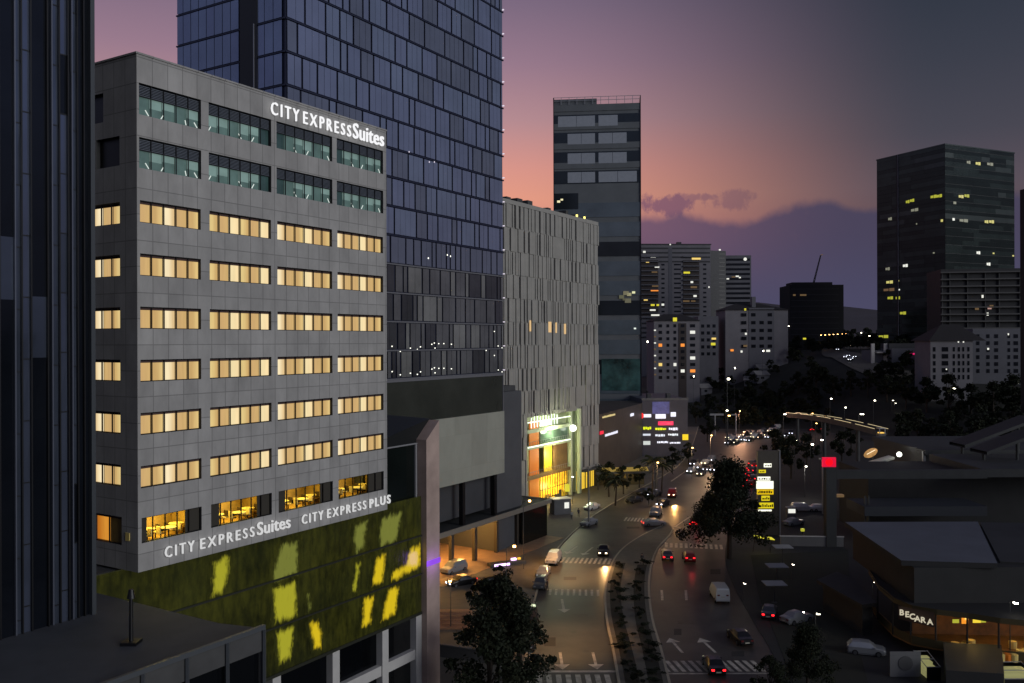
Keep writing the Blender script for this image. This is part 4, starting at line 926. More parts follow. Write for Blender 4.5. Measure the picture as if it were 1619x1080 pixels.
# B: charcoal slab
f, W_, zt, zb, B_ = block('charcoal_tower', 'plain charcoal slab between the pale apartment tower and the banded office', 'tower', 1124, 1148, 397, 600, 600, 20, 18, DKB)
for k in range(22): fbox(f, zb, B_, 1137, 1146, 402+k*6.5, 403.2+k*6.5, FRAME, 'window', y=-.06)
fbox(f, zb, B_, 1138, 1140, 395.0, 397, W3, 'roof_lamp', y=0, d=.8)
# C: banded office
f, W_, zt, zb, C__ = block('banded_office', 'grey office with horizontal floor bands and round white emblem at the top right', 'office block', 1145, 1188, 405, 610, 620, -2, 18, APG)
for k in range(15): fbox(f, zb, C__, 1147, 1186, 410+k*7.6, 413.6+k*7.6, WIN, 'window_band', y=-.08)
p = Vector((f.t(1178.5), -.4, f.z(1178.5, 411)-zb)); MB().cyl((p.x, -.4, p.z), (p.x, -.1, p.z), 1.1, 1.1, 16, W3).build('emblem', C__)
for x, y, w in ((1160, 439, 6), (1166, 438, 5), (1151, 442, 4), (1170, 440, 3)): fbox(f, zb, C__, x-w/2, x+w/2, y-1, y+1, W5 if w > 5 else W3, 'lit_window', y=-.12)
# D: near lit apartment block
f, W_, zt, zb, D_ = block('apartment_block', 'pale apartment block with hip roof and orange lit windows above the trees', 'apartment block', 1034, 1106, 508, 420, 620, 4, 16, APT)
rb_ = MB(); z = f.z(1050, 508)-zb; rb_.v = [(-.6, -.6, z), (W_+.6, -.6, z), (W_+.6, 16.6, z), (-.6, 16.6, z), (W_*.3, 8, z+3.4), (W_*.7, 8, z+3.4)]; rb_.f = [(0, 1, 5, 4), (1, 2, 5), (2, 3, 4, 5), (3, 0, 4), (3, 2, 1, 0)]; rb_.m = [0]*5; rb_.mats = [ROOFM]; rb_.build('roof', D_)
fbox(f, zb, D_, 1073, 1085, 512, 640, APD, 'stair_bay', y=-.25, d=.2)
cols = [(1044, 5.5), (1056, 4.5), (1067, 4.5), (1079, 6), (1095, 8)]
lit = {(0, 3): W2, (3, 3): W2, (2, -1): W4, (4, 1): W3, (4, 5): W3, (4, 7): W2, (0, 6): W1, (2, 6): W3, (3, 7): W3}
for r in range(9):
    for ci, (x, w) in enumerate(cols):
        y = 516+r*10.2; m_ = lit.get((ci, r), WIN); wo = fbox(f, zb, D_, x-w/2, x+w/2, y-2.4, y+2.4, m_, 'lit_window' if m_ is not WIN else 'window', y=-.3 if ci == 3 else -.1)
fbox(f, zb, D_, 1064, 1070, 503, 509, W4, 'lit_window', y=-.5, d=.4)
for k in range(8): fbox(f, zb, D_, 1034, 1037, 522+k*10, 524+k*10, W5 if k % 2 else W3, 'stair_lamp', y=-.15)
# D2 grey block behind
f, W_, zt, zb, D2 = block('grey_block', 'dark grey low block half hidden right of the orange lit apartment block', 'building', 1104, 1136, 501, 450, 620, 0, 12, APG)
for r in range(5):
    for x in (1111, 1120, 1129): fbox(f, zb, D2, x-2.5, x+2.5, 514+r*11, 519+r*11, WIN, 'window')
fbox(f, zb, D2, 1125, 1132, 535, 538, W1, 'lit_window', y=-.13); fbox(f, zb, D2, 1124, 1131, 543, 547, W4, 'lit_window', y=-.13)
# E hip roofed apartments
f, W_, zt, zb, E_ = block('apartment_block', 'white apartment block with low hip roof left of the dark crane building', 'apartment block', 1147, 1246, 491, 450, 600, 2, 18, APT)
rb_ = MB(); z = f.z(1190, 491)-zb; rb_.v = [(-.8, -.8, z), (W_+.8, -.8, z), (W_+.8, 18.6, z), (-.8, 18.6, z), (W_*.25, 9, z+3.6), (W_*.6, 9, z+3.6)]; rb_.f = [(0, 1, 5, 4), (1, 2, 5), (2, 3, 4, 5), (3, 0, 4), (3, 2, 1, 0)]; rb_.m = [0]*5; rb_.mats = [ROOFM]; rb_.build('roof', E_)
fbox(f, zb, E_, 1184, 1224, 488, 620, APG, 'recessed_bay', y=-.2, d=.15); fbox(f, zb, E_, 1192, 1198, 470, 488, APG, 'stair_head', y=3, d=3)
for r in range(5):
    for x, w in ((1176, 8), (1191, 7), (1204, 7), (1217, 7)):
        if (x, r) in ((1204, 0),): continue
        y = 499+r*12.4; fbox(f, zb, E_, x-w/2, x+w/2, y-2.6, y+2.6, WIN, 'window', y=-.3)
for x, y, w, m_ in ((1178, 490.5, 3, W4), (1179, 529, 3, W3), (1178, 548, 6, W5), (1157, 555, 5, W2), (1172, 557, 3, W3), (1214, 556, 6, W3)): fbox(f, zb, E_, x-w/2, x+w/2, y-1.6, y+1.6, m_, 'lit_window', y=-.45)
# F dark building under construction with crane jib
f, W_, zt, zb, F_ = block('unfinished_tower', 'black stepped building shell with a crane mast leaning above its roof', 'building', 1249, 1334, 452, 520, 600, -3, 24, mat('black shell', (22, 22, 25), .8, noise=(.2, .3)))
BSH = bpy.data.materials['black shell']
fbox(f, zb, F_, 1254, 1318, 447.5, 452, BSH, 'roof_storey', y=2, d=14)
for k in range(11): fbox(f, zb, F_, 1250, 1326, 458+k*9, 459.2+k*9, DKB, 'floor_slab', y=-.12)
for x, y, w, m_ in ((1270, 468, 10, W5), (1272, 537, 5, W4), (1256, 468, 4, W5)): fbox(f, zb, F_, x-w/2, x+w/2, y-1.3, y+1.3, m_, 'lit_window', y=-.2)
cr = thing('crane', 'thin crane mast leaning right above the black building shell', 'crane', tuple(P(1287, 448, 528)))
b_ = P(1298, 405, 528)-P(1287, 448, 528); q = MB()
for dx in (-.35, .35):
    for dy in (-.35, .35): q.cyl((dx, dy, 0), (b_.x+dx*.5, b_.y+dy*.5, b_.z), .16, .13, 5, BSH)
for k in range(9):
    a = k/9; c2 = (k+1)/9; q.cyl((b_.x*a-.35, -.35, b_.z*a), (b_.x*c2+.35, -.35, b_.z*c2), .1, .1, 4, BSH)
q.build('lattice_mast', cr); MB().cyl(b_, b_+Vector((1.2, 0, .4)), .3, .3, 6, W5).build('jib_head', cr)
# G big dark glass tower, two faces
gO = P(1495, 540, 430); gd = (.907, .42); gf = Frame((gO.x, gO.y), gd); GWd, GDp = gf.t(1604.5), gf.r(1387); GT = H+311/F*430; GB = 16
gt = thing('glass_office_tower', 'large dark green glass office tower on the right with a few yellow lit floors', 'tower', (gO.x, gO.y, 0), gf.rz)
GM = [glass('office glass a', (50, 60, 56), .12, .5, .25), glass('office glass b', (38, 46, 43), .1, .5, .2), glass('office glass c', (62, 70, 67), .16, .45, .2)]
MB().box(.05, GWd, .05, GDp, GB, GT-.6, FRAME).build('core', gt)
rng = random.Random(21); q = MB(); nfl = 27; fh = (GT-GB)/nfl
for i in range(nfl):
    z0 = GB+i*fh
    for L_, ax_ in ((GWd, 0), (GDp, 1)):
        s_ = 0
        while s_ < L_:
            w_ = rng.choice((6, 12, 20)); e = min(s_+w_, L_); m_ = GM[rng.choice((0, 0, 0, 1, 1, 2)) if rng.random() < .4 else (0, 1, 0, 0, 2, 0, 1)[i % 7]]
            for (a, b, mm) in ((z0+.05, z0+fh*.42, GM[1] if rng.random() < .8 else GM[0]), (z0+fh*.46, z0+fh, m_)):
                if ax_ == 0: q.face([(s_, -.05, a), (e-.08, -.05, a), (e-.08, -.05, b), (s_, -.05, b)], mm)
                else: q.face([(-.05, s_, a), (-.05, s_, b), (-.05, e-.08, b), (-.05, e-.08, a)], mm)
            s_ = e
q.build('curtain_wall', gt)
q = MB(); yv = gf.r(1420); q.box(-.5, -.1, yv-.4, yv+.4, GB, GT-.2, FRAME); q.box(-.45, -.1, yv-.62, yv-.45, GB, GT-.2, ALU); q.build('vertical_recess', gt)
q = MB(); q.box(-.25, GWd+.2, -.25, .3, GT-.6, GT, GM[2]); q.box(-.25, .3, .31, GDp+.2, GT-.6, GT, GM[2]); q.build('parapet', gt)
YL = em((190, 190, 60), .8); YW_ = em((215, 205, 120), .9); GW_ = em((150, 150, 130), .7)
gl_pts = [(1436, 321, 6, YL), (1443, 319, 7, YL), (1477, 313, 10, YL), (1486, 312, 9, YL), (1447, 334, 12, GW_), (1408, 348, 6, GW_), (1490, 351, 4, YW_), (1432, 422, 8, W3), (1404, 427, 7, GW_), (1407, 448, 11, YW_), (1406, 460, 18, em((120, 92, 64), .7)), (1421, 446, 2, YW_), (1422, 460, 3, W3), (1408, 473, 9, YL), (1420, 473, 7, YL), (1428, 497, 10, YL), (1476, 457, 6, YW_), (1397, 534, 16, YL), (1477, 402, 3, GW_), (1450, 356, 2, GW_)]
gr_pts = [(1547, 261, 8, YW_), (1532, 259, 6, GW_), (1566, 262, 10, GW_), (1520, 313, 8, YW_), (1529, 312, 8, YL), (1510, 323, 5, GW_), (1508, 349, 4, W3), (1524, 351, 14, GW_), (1560, 353, 6, YW_), (1568, 353, 8, YW_), (1547, 402, 6, W3), (1571, 403, 3, YW_), (1563, 420, 6, W3), (1602, 407, 3, YW_)]
for x, y, w, m_ in gl_pts:
    Yv = gf.O[1]+gf.v[1]*gf.r(x); a, b = gf.r(x-w/2), gf.r(x+w/2); z = gf.zl(x, y); hh = 1.5 if w > 3 else .9
    for k in range(2 if w > 5 else 1):
        n = 2 if w > 5 else 1; o = link('lit_window', unit(m_), gt, (-.12, a+(b-a)*(k+.5)/n, z)); o.scale = (.06, abs(b-a)/n*.86, hh*(1 if k else .8))
for x, y, w, m_ in gr_pts:
    a, b = gf.t(x-w/2), gf.t(x+w/2); z = gf.z(x, y)
    for k in range(2 if w > 5 else 1):
        n = 2 if w > 5 else 1; o = link('lit_window', unit(m_), gt, (a+(b-a)*(k+.5)/n, -.12, z)); o.scale = ((b-a)/n*.86, .06, (1.5 if w > 3 else .9)*(1 if k else .8))
# H banded block in front of it
hO = P(1488, 540, 400); hF = Frame((hO.x, hO.y), (.985, -.17)); HW = hF.t(1640)
hb_ = thing('terraced_block', 'wide dark block with pale horizontal floor slabs in front of the glass office tower', 'apartment block', (hO.x, hO.y, 0), hF.rz)
HT = hF.z(1490, 449); q = MB(); q.box(0, HW, .5, 22, 0, HT+6, mat('block shade', (30, 30, 32), .7, noise=(.3, .3))); q.build('wall', hb_)
SLB = mat('pale slab edge', (70, 69, 68), .7)
for k in range(9): z = HT+4.5-k*3.15; MB().box(-.3, HW, -1.0, .49, z-.3, z+.3, SLB).build('floor_slab', hb_)
q = MB()
for x in (1490, 1502, 1530, 1558, 1580, 1613): X = hF.t(x); q.box(X-.2, X+.2, -.2, .48, 10, HT+4.6, DARKC)
q.build('column', hb_)
for x, y, m_ in ((1554, 471, W3), (1545, 490, W5), (1565, 489, em((190, 150, 140), .8)), (1568, 487, W5), (1562, 499, W3)): X = hF.t(x); Z = hF.z(x, y); o = link('lit_window', unit(m_), hb_, (X, .2, Z)); o.scale = (1.6 if m_ is not W3 else .8, .1, 1.3)
# I foreground cream apartments with hip roofs
f, W_, zt, zb, I_ = block('apartment_block', 'cream low apartment block with dark hip roof below the glass office tower', 'apartment block', 1471, 1538, 541, 345, 620, -4, 16, APT)
rb_ = MB(); z = f.z(1500, 541)-zb; rb_.v = [(-.8, -.8, z), (W_+4.8, -.8, z), (W_+4.8, 18.6, z), (-.8, 18.6, z), (W_*.45, 8, z+6.5), (W_*.85, 8, z+6.5)]; rb_.f = [(0, 1, 5, 4), (1, 2, 5), (2, 3, 4, 5), (3, 0, 4), (3, 2, 1, 0)]; rb_.m = [0]*5; rb_.mats = [ROOFM]; rb_.build('roof', I_)
for r in range(5):
    for x, w in ((1477, 4), (1494, 10), (1508, 3.4), (1516, 3.4), (1523, 3), (1531, 3.4)):
        fbox(f, zb, I_, x-w/2, x+w/2, 551+r*11, 558+r*11, WIN, 'window', y=-.1)
for x, y, w in ((1515, 543, 2), (1523, 543, 2), (1496, 586, 2)): fbox(f, zb, I_, x-w/2, x+w/2, y-1, y+1, W3, 'lit_window', y=-.2)
f, W_, zt, zb, I2 = block('apartment_block', 'dim grey apartment block at the right edge behind the cream one', 'apartment block', 1538, 1625, 522, 362, 620, -4, 16, APG)
for r in range(6):
    for x, w in ((1546, 5), (1562, 5), (1575, 6), (1595, 4), (1606, 7)): fbox(f, zb, I2, x-w/2, x+w/2, 531+r*11, 537+r*11, WIN, 'window', y=-.1)
for x, y, w in ((1594, 531, 2), (1562, 554, 3)): fbox(f, zb, I2, x-w/2, x+w/2, y-1.5, y+1.5, W3, 'lit_window', y=-.2)
# J sliver
f, W_, zt, zb, J_ = block('edge_tower', 'black tower sliver cut off by the right edge of the photo', 'tower', 1624, 1700, 300, 300, 600, 0, 4, BSH)
for k in range(12): fbox(f, zb, J_, 1624.5, 1699, 330+k*20, 333+k*20, DKB, 'floor_slab', y=-.12)
# K low shop building with pink sign
f, W_, zt, zb, K_ = block('roadside_building', 'low grey roadside building with thin pink sign below the glass office tower', 'building', 1410, 1472, 553, 390, 590, 0, 14, APG)
fbox(f, zb, K_, 1410, 1472, 545, 553, DKB, 'upper_storey', y=3, d=9); fbox(f, zb, K_, 1430, 1436, 565, 570, W5, 'lit_window')
th = thing('shop_sign', 'thin pink glowing sign on the low roadside building', 'sign', (f.O[0], f.O[1], zb), f.rz); o = link('light_box', unit(em((230, 40, 110), .9)), th, (f.t(1445.5), -.3, f.z(1445, 561.5)-zb)); o.scale = (f.t(1455)-f.t(1436), .2, .7)
f, W_, zt, zb, K2 = block('gate_building', 'small pale building with white columns beside the hill road', 'building', 1376, 1404, 556, 395, 590, 0, 10, APG)
for x in (1379, 1399): fbox(f, zb, K2, x-2.5, x+2.5, 545, 600, WHITE, 'column', y=-1, d=.9)
fbox(f, zb, K2, 1384, 1398, 558, 560, WHITE, 'canopy', y=-1.6, d=1.5)
# off-frame towers on the right, seen only mirrored in the glass facades
for i, (X, Y, w_, hgt) in enumerate(((150, 70, 46, 44), (235, 130, 60, 62), (330, 220, 60, 58), (190, 20, 40, 38))):
    th = thing('mirrored_tower', ('broad', 'tall', 'distant', 'low')[i]+' dark office building across the avenue outside the photo', 'tower', (X, Y, 0), R(-30+7*i))
    MB().box(-w_/2, w_/2, 0, 20, 0, hgt, DKB).build('wall', th); q = MB()
    for k in range(int(hgt/3.6)):
        for s_ in range(int(w_/4)):
            if random.random() < .6: q.box(-w_/2+s_*4+.4, -w_/2+s_*4+3.6, -.05, -.01, k*3.6+1.2, k*3.6+2.8, WIN)
    q.build('window_band', th)
unlit_ground = poly_obj(g2([(1186, 880), (1340, 872), (1345, 980), (1400, 1200), (1290, 1240), (1252, 1080), (1226, 1010), (1200, 950)]), .061, .09, mat('dark lawn', (20, 23, 15), .95, noise=(.8, .4)), 'unlit_ground')  # added sheet: the strip's darkness is put into a near-black colour
# ================================================================== TREES
LEAF = [mat('leaf dark', (27, 33, 20), .75, noise=(.4, .35), spec=.2), mat('leaf olive', (34, 37, 22), .75, noise=(.4, .35), spec=.2)]
BARK = mat('bark', (46, 38, 30), .9, noise=(2, .3))
def leaves(centers, rad, per, size, seed, flat=1.):
    r = np.random.default_rng(seed); V = []
    for (c, R_) in zip(centers, rad):
        n = per; d = r.normal(size=(n, 3)); d /= np.linalg.norm(d, axis=1)[:, None]; p = np.array(c)+d*(R_*r.uniform(.45, 1.08, n))[:, None]*np.array([1, 1, .8*flat])
        a = r.normal(size=(n, 3)); a /= np.linalg.norm(a, axis=1)[:, None]; b = np.cross(a, r.normal(size=(n, 3))); b /= np.linalg.norm(b, axis=1)[:, None]
        s = size*r.uniform(.6, 1.4, n)[:, None]
        V.append(np.stack([p-a*s, p+b*s*.55, p+a*s, p-b*s*.55], 1))
    return np.concatenate(V).reshape(-1, 3)
def leafmesh(name, V, mats, seed=0):
    n = len(V)//4; me = bpy.data.meshes.new(name); me.vertices.add(len(V)); me.vertices.foreach_set('co', V.astype(np.float32).ravel())
    me.loops.add(n*4); me.loops.foreach_set('vertex_index', np.arange(n*4, dtype=np.int32)); me.polygons.add(n)
    me.polygons.foreach_set('loop_start', np.arange(0, n*4, 4, dtype=np.int32))
    for m_ in mats: me.materials.append(m_)
    if len(mats) > 1: me.polygons.foreach_set('material_index', (np.random.default_rng(seed).random(n//30+1) < .4).astype(np.int32).repeat(30)[:n])
    me.update(); me.validate(); return me
def crown_pts(h, w, seed, n=26, base=.32, cone=False):
    r = random.Random(seed); C = []; Rr = []
    for i in range(n):
        t = r.random(); z = h*(base+(1-base)*t*.92); prof = math.sin(math.pi*min(1, .16+t*.86))**.7; a = r.uniform(0, 6.28)
        if cone: prof = 1.12*(1-t)**.8+.08
        q = w/2*prof*math.sqrt(r.uniform(.05, 1))*r.uniform(.7, 1.2)
        C.append((q*math.cos(a), q*math.sin(a), z)); Rr.append(w*r.choice((.07, .1, .13, .16, .2)))
    return C, Rr
def make_tree(name, label, cat, h, w, seed, n=26, per=110, size=.22, group=None, loc=(0, 0, -50), cone=False):
    th = thing(name, label, cat, loc, 0, group); C, Rr = crown_pts(h, w, seed, n, .2 if cone else .32, cone)
    q = MB(); r = random.Random(seed); q.cyl((0, 0, 0), (.1, .05, h*.4), .028*h, .02*h, 8, BARK); q.cyl((.1, .05, h*.4), (0, 0, h*.8), .02*h, .006*h, 7, BARK)
    for c in C[::3]: q.cyl((.07, .03, h*r.uniform(.25, .45)), c, .011*h, .004*h, 5, BARK)
    q.build('trunk', th); link('crown', leafmesh('crown', leaves(C, Rr, per, size, seed), LEAF, seed), th); return th
def make_palm(label, h, loc, seed=1):
    th = thing('palm_tree', label, 'palm', loc); q = MB(); r = random.Random(seed)
    for k in range(6): q.cyl((.06*k, 0, h*k/6), (.06*(k+1), 0, h*(k+1)/6), .2-.01*k, .19-.01*k, 8, BARK)
    q.build('trunk', th); q = MB()
    for k in range(26):
        a = r.uniform(0, 6.28); e = r.uniform(-.2, 1.1); L = r.uniform(2.2, 3.2); prev = None
        for s in range(7):
            t = s/6; rr = L*t; z = h+math.sin(e)*rr-(.42*rr*rr/L*1.3)+.2; c = Vector((.36+math.cos(a)*rr*math.cos(e*.6), math.sin(a)*rr*math.cos(e*.6), z)); sd_ = Vector((-math.sin(a), math.cos(a), 0))*(.45*(1-t)+.04)
            if prev: q.face([prev[0]-prev[1]+Vector((0, 0, -.16)), prev[0], c, c-sd_+Vector((0, 0, -.16))], LEAF[k % 2]); q.face([prev[0], prev[0]+prev[1]+Vector((0, 0, -.16)), c+sd_+Vector((0, 0, -.16)), c], LEAF[k % 2])
            prev = (c, sd_)
    q.build('crown', th); return th
protoA = make_tree('tree', 'large dark bushy tree by the pavement nearest the camera', 'tree', 11.0, 8.2, 3, n=34, per=190, size=.2)
protoB = make_tree('tree', 'big dark crowned tree on the right kerb beside the signboard pylon', 'tree', 16.0, 12.5, 5, n=80, per=170, size=.24, cone=True)
protoC = make_tree('tree', 'x', 'tree', 7, 5, 8, n=22, per=100, size=.2)
protoD = make_tree('tree', 'x', 'tree', 10, 8, 12, n=26, per=80, size=.34)
protoE = make_tree('shrub', 'x', 'shrub', 1.7, 2.3, 15, n=10, per=90, size=.11)
learn()
def put(pr, x, y, s=1., label=None, group=None, rz=None, z=0.14, sz=None):
    p = G(x, y, z); r = random.random()*6.28 if rz is None else rz
    return dup(pr, (p.x, p.y, p.z), r, label, group, (s, s, sz or s))
protoA.location = G(790, 1085, .14); protoB.location = G(1152, 884, .1)
put(protoA, 765, 1030, .74, 'dark tree left of the utility pole near the parked wagon'); put(protoA, 800, 1010, .55, 'dark tree behind the parked dark cars at the left kerb')
put(protoA, 822, 1120, .8, 'dark tree at the bottom edge right of the utility pole'); put(protoA, 770, 1150, .95, 'dark tree at the bottom edge below the hotel podium')
put(protoC, 790, 950, .7, 'small dark tree at the edge of the hotel drive')
put(protoB, 1122, 850, .5, 'smaller dark tree leaning out left of the big dark crowned tree')
for i, (x, y, s, lb) in enumerate(((1275, 1095, .42, 'dark tree at the bottom edge left of the white hatchback'), (1215, 1120, .45, 'dark tree at the bottom edge right of the zebra crossing'))):
    put(protoA if i % 2 else protoB, x, y, s, lb)
for x, y, s, lb in ((962, 786, 1.15, 'dim green tree between the ribbed office and the slatted awning'), (985, 782, .95, 'dim tree in front of the slatted awning'), (1010, 772, .8, 'dim tree right of the slatted awning'), (1062, 748, 1.0, 'dark tree beside the palm at the road bend'), (1088, 735, .9, 'dark tree at the foot of the shopping centre'), (1118, 700, 1.3, 'dark tree right of the shopping centre'), (1100, 672, 1.4, 'dark tree behind the right corner of the shopping centre'), (1025, 800, .55, 'small dark tree on the road corner left of the orange headlights')):
    put(protoC, x, y, s, lb)
p = G(1030, 792, .1); make_palm('dark palm with drooping fronds in front of the shopping centre', 8.5, (p.x, p.y, p.z), 2)
p = G(1045, 780, .1); make_palm('second, lower palm right of the tall palm by the shopping centre', 6.2, (p.x, p.y, p.z), 4)
p = G(972, 800, .1); make_palm('palm standing by the yellow lit ground floor of the ribbed office', 5.5, (p.x, p.y, p.z), 6)
# median planting: shrubs along both kerbs
pts = [(985+(-14)*math.sin((y-893)/160*3.14), y) for y in range(900, 1060, 13)]
for i, y in enumerate(range(898, 1090, 14)):
    for line, off, side_ in ((LR, 1.3, 'left'), (RL, -1.3, 'right')):
        Yg = G(0, y).y; j = min(range(len(line)), key=lambda k: abs(line[k][1]-Yg)); p = line[j]
        dup(protoE, (p[0]+off*random.uniform(.8, 1.3), Yg+random.uniform(-1, 1), .12), random.random()*6, 'dark shrub in the row along the %s kerb of the median' % side_, 'shrubs along the %s kerb of the median' % side_, [random.uniform(.55, .8), random.uniform(.9, 1.6), random.uniform(.3, .6)])
for line, s_, nm_ in ((LR, 1, 'l'), (RL, -1, 'r')):
    seg_ = [p for p in line if 88 < p[1] < 140]; q = MB()
    for a, b in zip(seg_, seg_[1:]): q.face([(a[0]+s_*.5, a[1], .156), (b[0]+s_*.5, b[1], .156), (b[0]+s_*2.0, b[1], .156), (a[0]+s_*2.0, a[1], .156)][::1 if s_ < 0 else -1], SOIL)
    tag(q.build('planting_strip'), kind='structure')
# individual trees of the park and hillside
rr = random.Random(31)
hill = [(1180, 672, 1.0), (1215, 660, 1.1), (1240, 640, 1.1), (1262, 628, 1.0), (1290, 618, 1.1), (1318, 640, 1.2), (1345, 628, 1.1), (1372, 632, 1.0), (1402, 640, 1.2), (1432, 650, 1.3), (1465, 655, 1.4), (1500, 660, 1.4), (1535, 665, 1.4), (1570, 668, 1.4), (1602, 665, 1.5),
        (1225, 735, 1.1), (1250, 760, 1.0), (1275, 742, .9), (1330, 735, .9), (1422, 715, 1.1), (1450, 700, 1.2), (1500, 705, 1.2), (1550, 700, 1.3), (1600, 698, 1.3), (1300, 700, .8), (1345, 715, .8)]
names = ['round', 'broad', 'tall', 'ragged', 'low', 'dense', 'narrow', 'sprawling']
def onhill(x, y):      # walk the line of sight until it meets the terrain
    k = (y-CY)/F; Y = 60.
    while Y < 1500:
        X = (x-CX)/F*Y
        if H-k*Y <= T(X, Y): return X, Y, T(X, Y)
        Y += 2
    return (x-CX)/F*1500, 1500, T((x-CX)/F*1500, 1500)
for i, (x, y, s) in enumerate(hill):
    X, Y, Z = onhill(x, y)
    place = 'near the left of the dark park' if x < 1290 else ('in the middle of the dark park' if x < 1400 else ('below the roadside building' if x < 1480 else 'below the cream apartment block'))
    dup(protoD, (X, Y, Z-.3), rr.random()*6, '%s dark tree %s, at its %s' % (names[i % 8], place, 'top' if y < 650 else ('middle' if y < 690 else 'foot')), 'park trees on the dark slope', (s, s, s*rr.uniform(.85, 1.1)))
# the unbroken wood on the slope
Vs = []; base = leaves(*crown_pts(9, 8, 77, n=12), 42, .5, 77); rng = np.random.default_rng(9); n = 0
def scatter(x0, x1, Y0, Y1, num, smin=.7, smax=1.3, cond=None):
    for _ in range(num):
        Y = rng.uniform(Y0, Y1); X = (rng.uniform(x0, x1)-CX)/F*Y
        if cond and not cond(X, Y): continue
        s = rng.uniform(smin, smax); a = rng.uniform(0, 6.28); c_, s_ = math.cos(a)*s, math.sin(a)*s
        V = base.copy(); V = np.stack([V[:, 0]*c_-V[:, 1]*s_, V[:, 0]*s_+V[:, 1]*c_, V[:, 2]*s*rng.uniform(.8, 1.1)], 1)+np.array([X, Y, T(X, Y)-1]); Vs.append(V)
offroad = lambda X, Y: not (X < 128+(Y-200)*.1 and Y < 345)
clear = lambda X, Y: offroad(X, Y) and not (118 < X < 172 and 335 < Y < 430 and abs(X-145-(Y-380)*.25) < 9)
scatter(1195, 1640, 235, 345, 190, .6, 1.0, clear)
scatter(1110, 1470, 345, 420, 120, .6, 1.0, clear)
scatter(1020, 1400, 430, 560, 130, .7, 1.1)
scatter(1330, 1640, 440, 620, 60, .8, 1.2)
scatter(960, 1420, 640, 1000, 110, 1.0, 1.8)
me = leafmesh('woods', np.concatenate(Vs), LEAF, 4); w_ = link('woods', me); tag(w_, 'dark unbroken wood covering the park slope below the distant towers', 'woods', kind='stuff')

# ================================================================== CARS
GLS = glass('car glass', (14, 16, 18), .05, .3); TYRE = mat('tyre', (14, 14, 14), .8); RIM = mat('wheel rim', (120, 120, 122), .3, .8); PLT = mat('number plate', (170, 168, 150), .5)
HLON = emit_mat('headlight on', (255, 232, 190), 5.0); HLOFF = mat('headlight', (150, 150, 150), .15, .4); TLON = emit_mat('tail light on', (255, 30, 36), 4.0); TLOFF = mat('tail light', (90, 14, 14), .3); HLW = emit_mat('headlight white on', (235, 240, 255), 5.0)
def paint(name, c): return mat('car paint '+name, c, .28, .25, coat=.6)
PT = {'white': paint('white', (190, 190, 186)), 'silver': paint('silver', (130, 132, 134)), 'black': paint('black', (20, 20, 22)), 'grey': paint('grey', (64, 66, 70)), 'red': paint('red', (110, 22, 18)), 'blue': paint('blue', (34, 44, 70))}
SHAPES = {  # x, lower z, belt z, half width, roof z, half roof width, kind
 'sedan': [(-2.25, .42, .78, .70, .86, .62), (-2.1, .28, .88, .84, .96, .74), (-1.45, .22, .92, .88, 1.0, .76), (-.85, .2, .94, .89, 1.40, .60), (.25, .2, .93, .89, 1.44, .62), (1.0, .22, .88, .88, .95, .74), (1.9, .26, .78, .84, .86, .70), (2.2, .36, .62, .72, .70, .62)],
 'hatch': [(-2.0, .42, .88, .76, .95, .66), (-1.92, .26, .95, .86, 1.05, .72), (-1.5, .22, .96, .88, 1.46, .62), (-.6, .2, .96, .89, 1.52, .64), (.3, .2, .94, .89, 1.48, .62), (1.0, .22, .9, .88, .98, .74), (1.75, .26, .8, .84, .88, .70), (2.0, .36, .64, .74, .72, .62)],
 'suv': [(-2.35, .5, 1.0, .82, 1.08, .74), (-2.28, .34, 1.08, .92, 1.18, .8), (-2.0, .3, 1.1, .94, 1.72, .72), (-.8, .28, 1.1, .95, 1.8, .74), (.5, .28, 1.08, .95, 1.74, .72), (1.15, .3, 1.04, .94, 1.12, .82), (2.1, .34, .95, .92, 1.03, .8), (2.35, .46, .8, .82, .88, .72)],
 'van': [(-2.5, .5, 1.2, .88, 1.9, .8), (-2.45, .35, 1.22, .95, 2.05, .84), (-1.2, .3, 1.22, .96, 2.1, .86), (.6, .3, 1.2, .96, 2.1, .86), (1.3, .3, 1.18, .95, 1.95, .8), (1.95, .32, 1.1, .94, 1.2, .84), (2.35, .36, .95, .9, 1.02, .8), (2.5, .46, .8, .84, .88, .74)]}
PROTO = {}
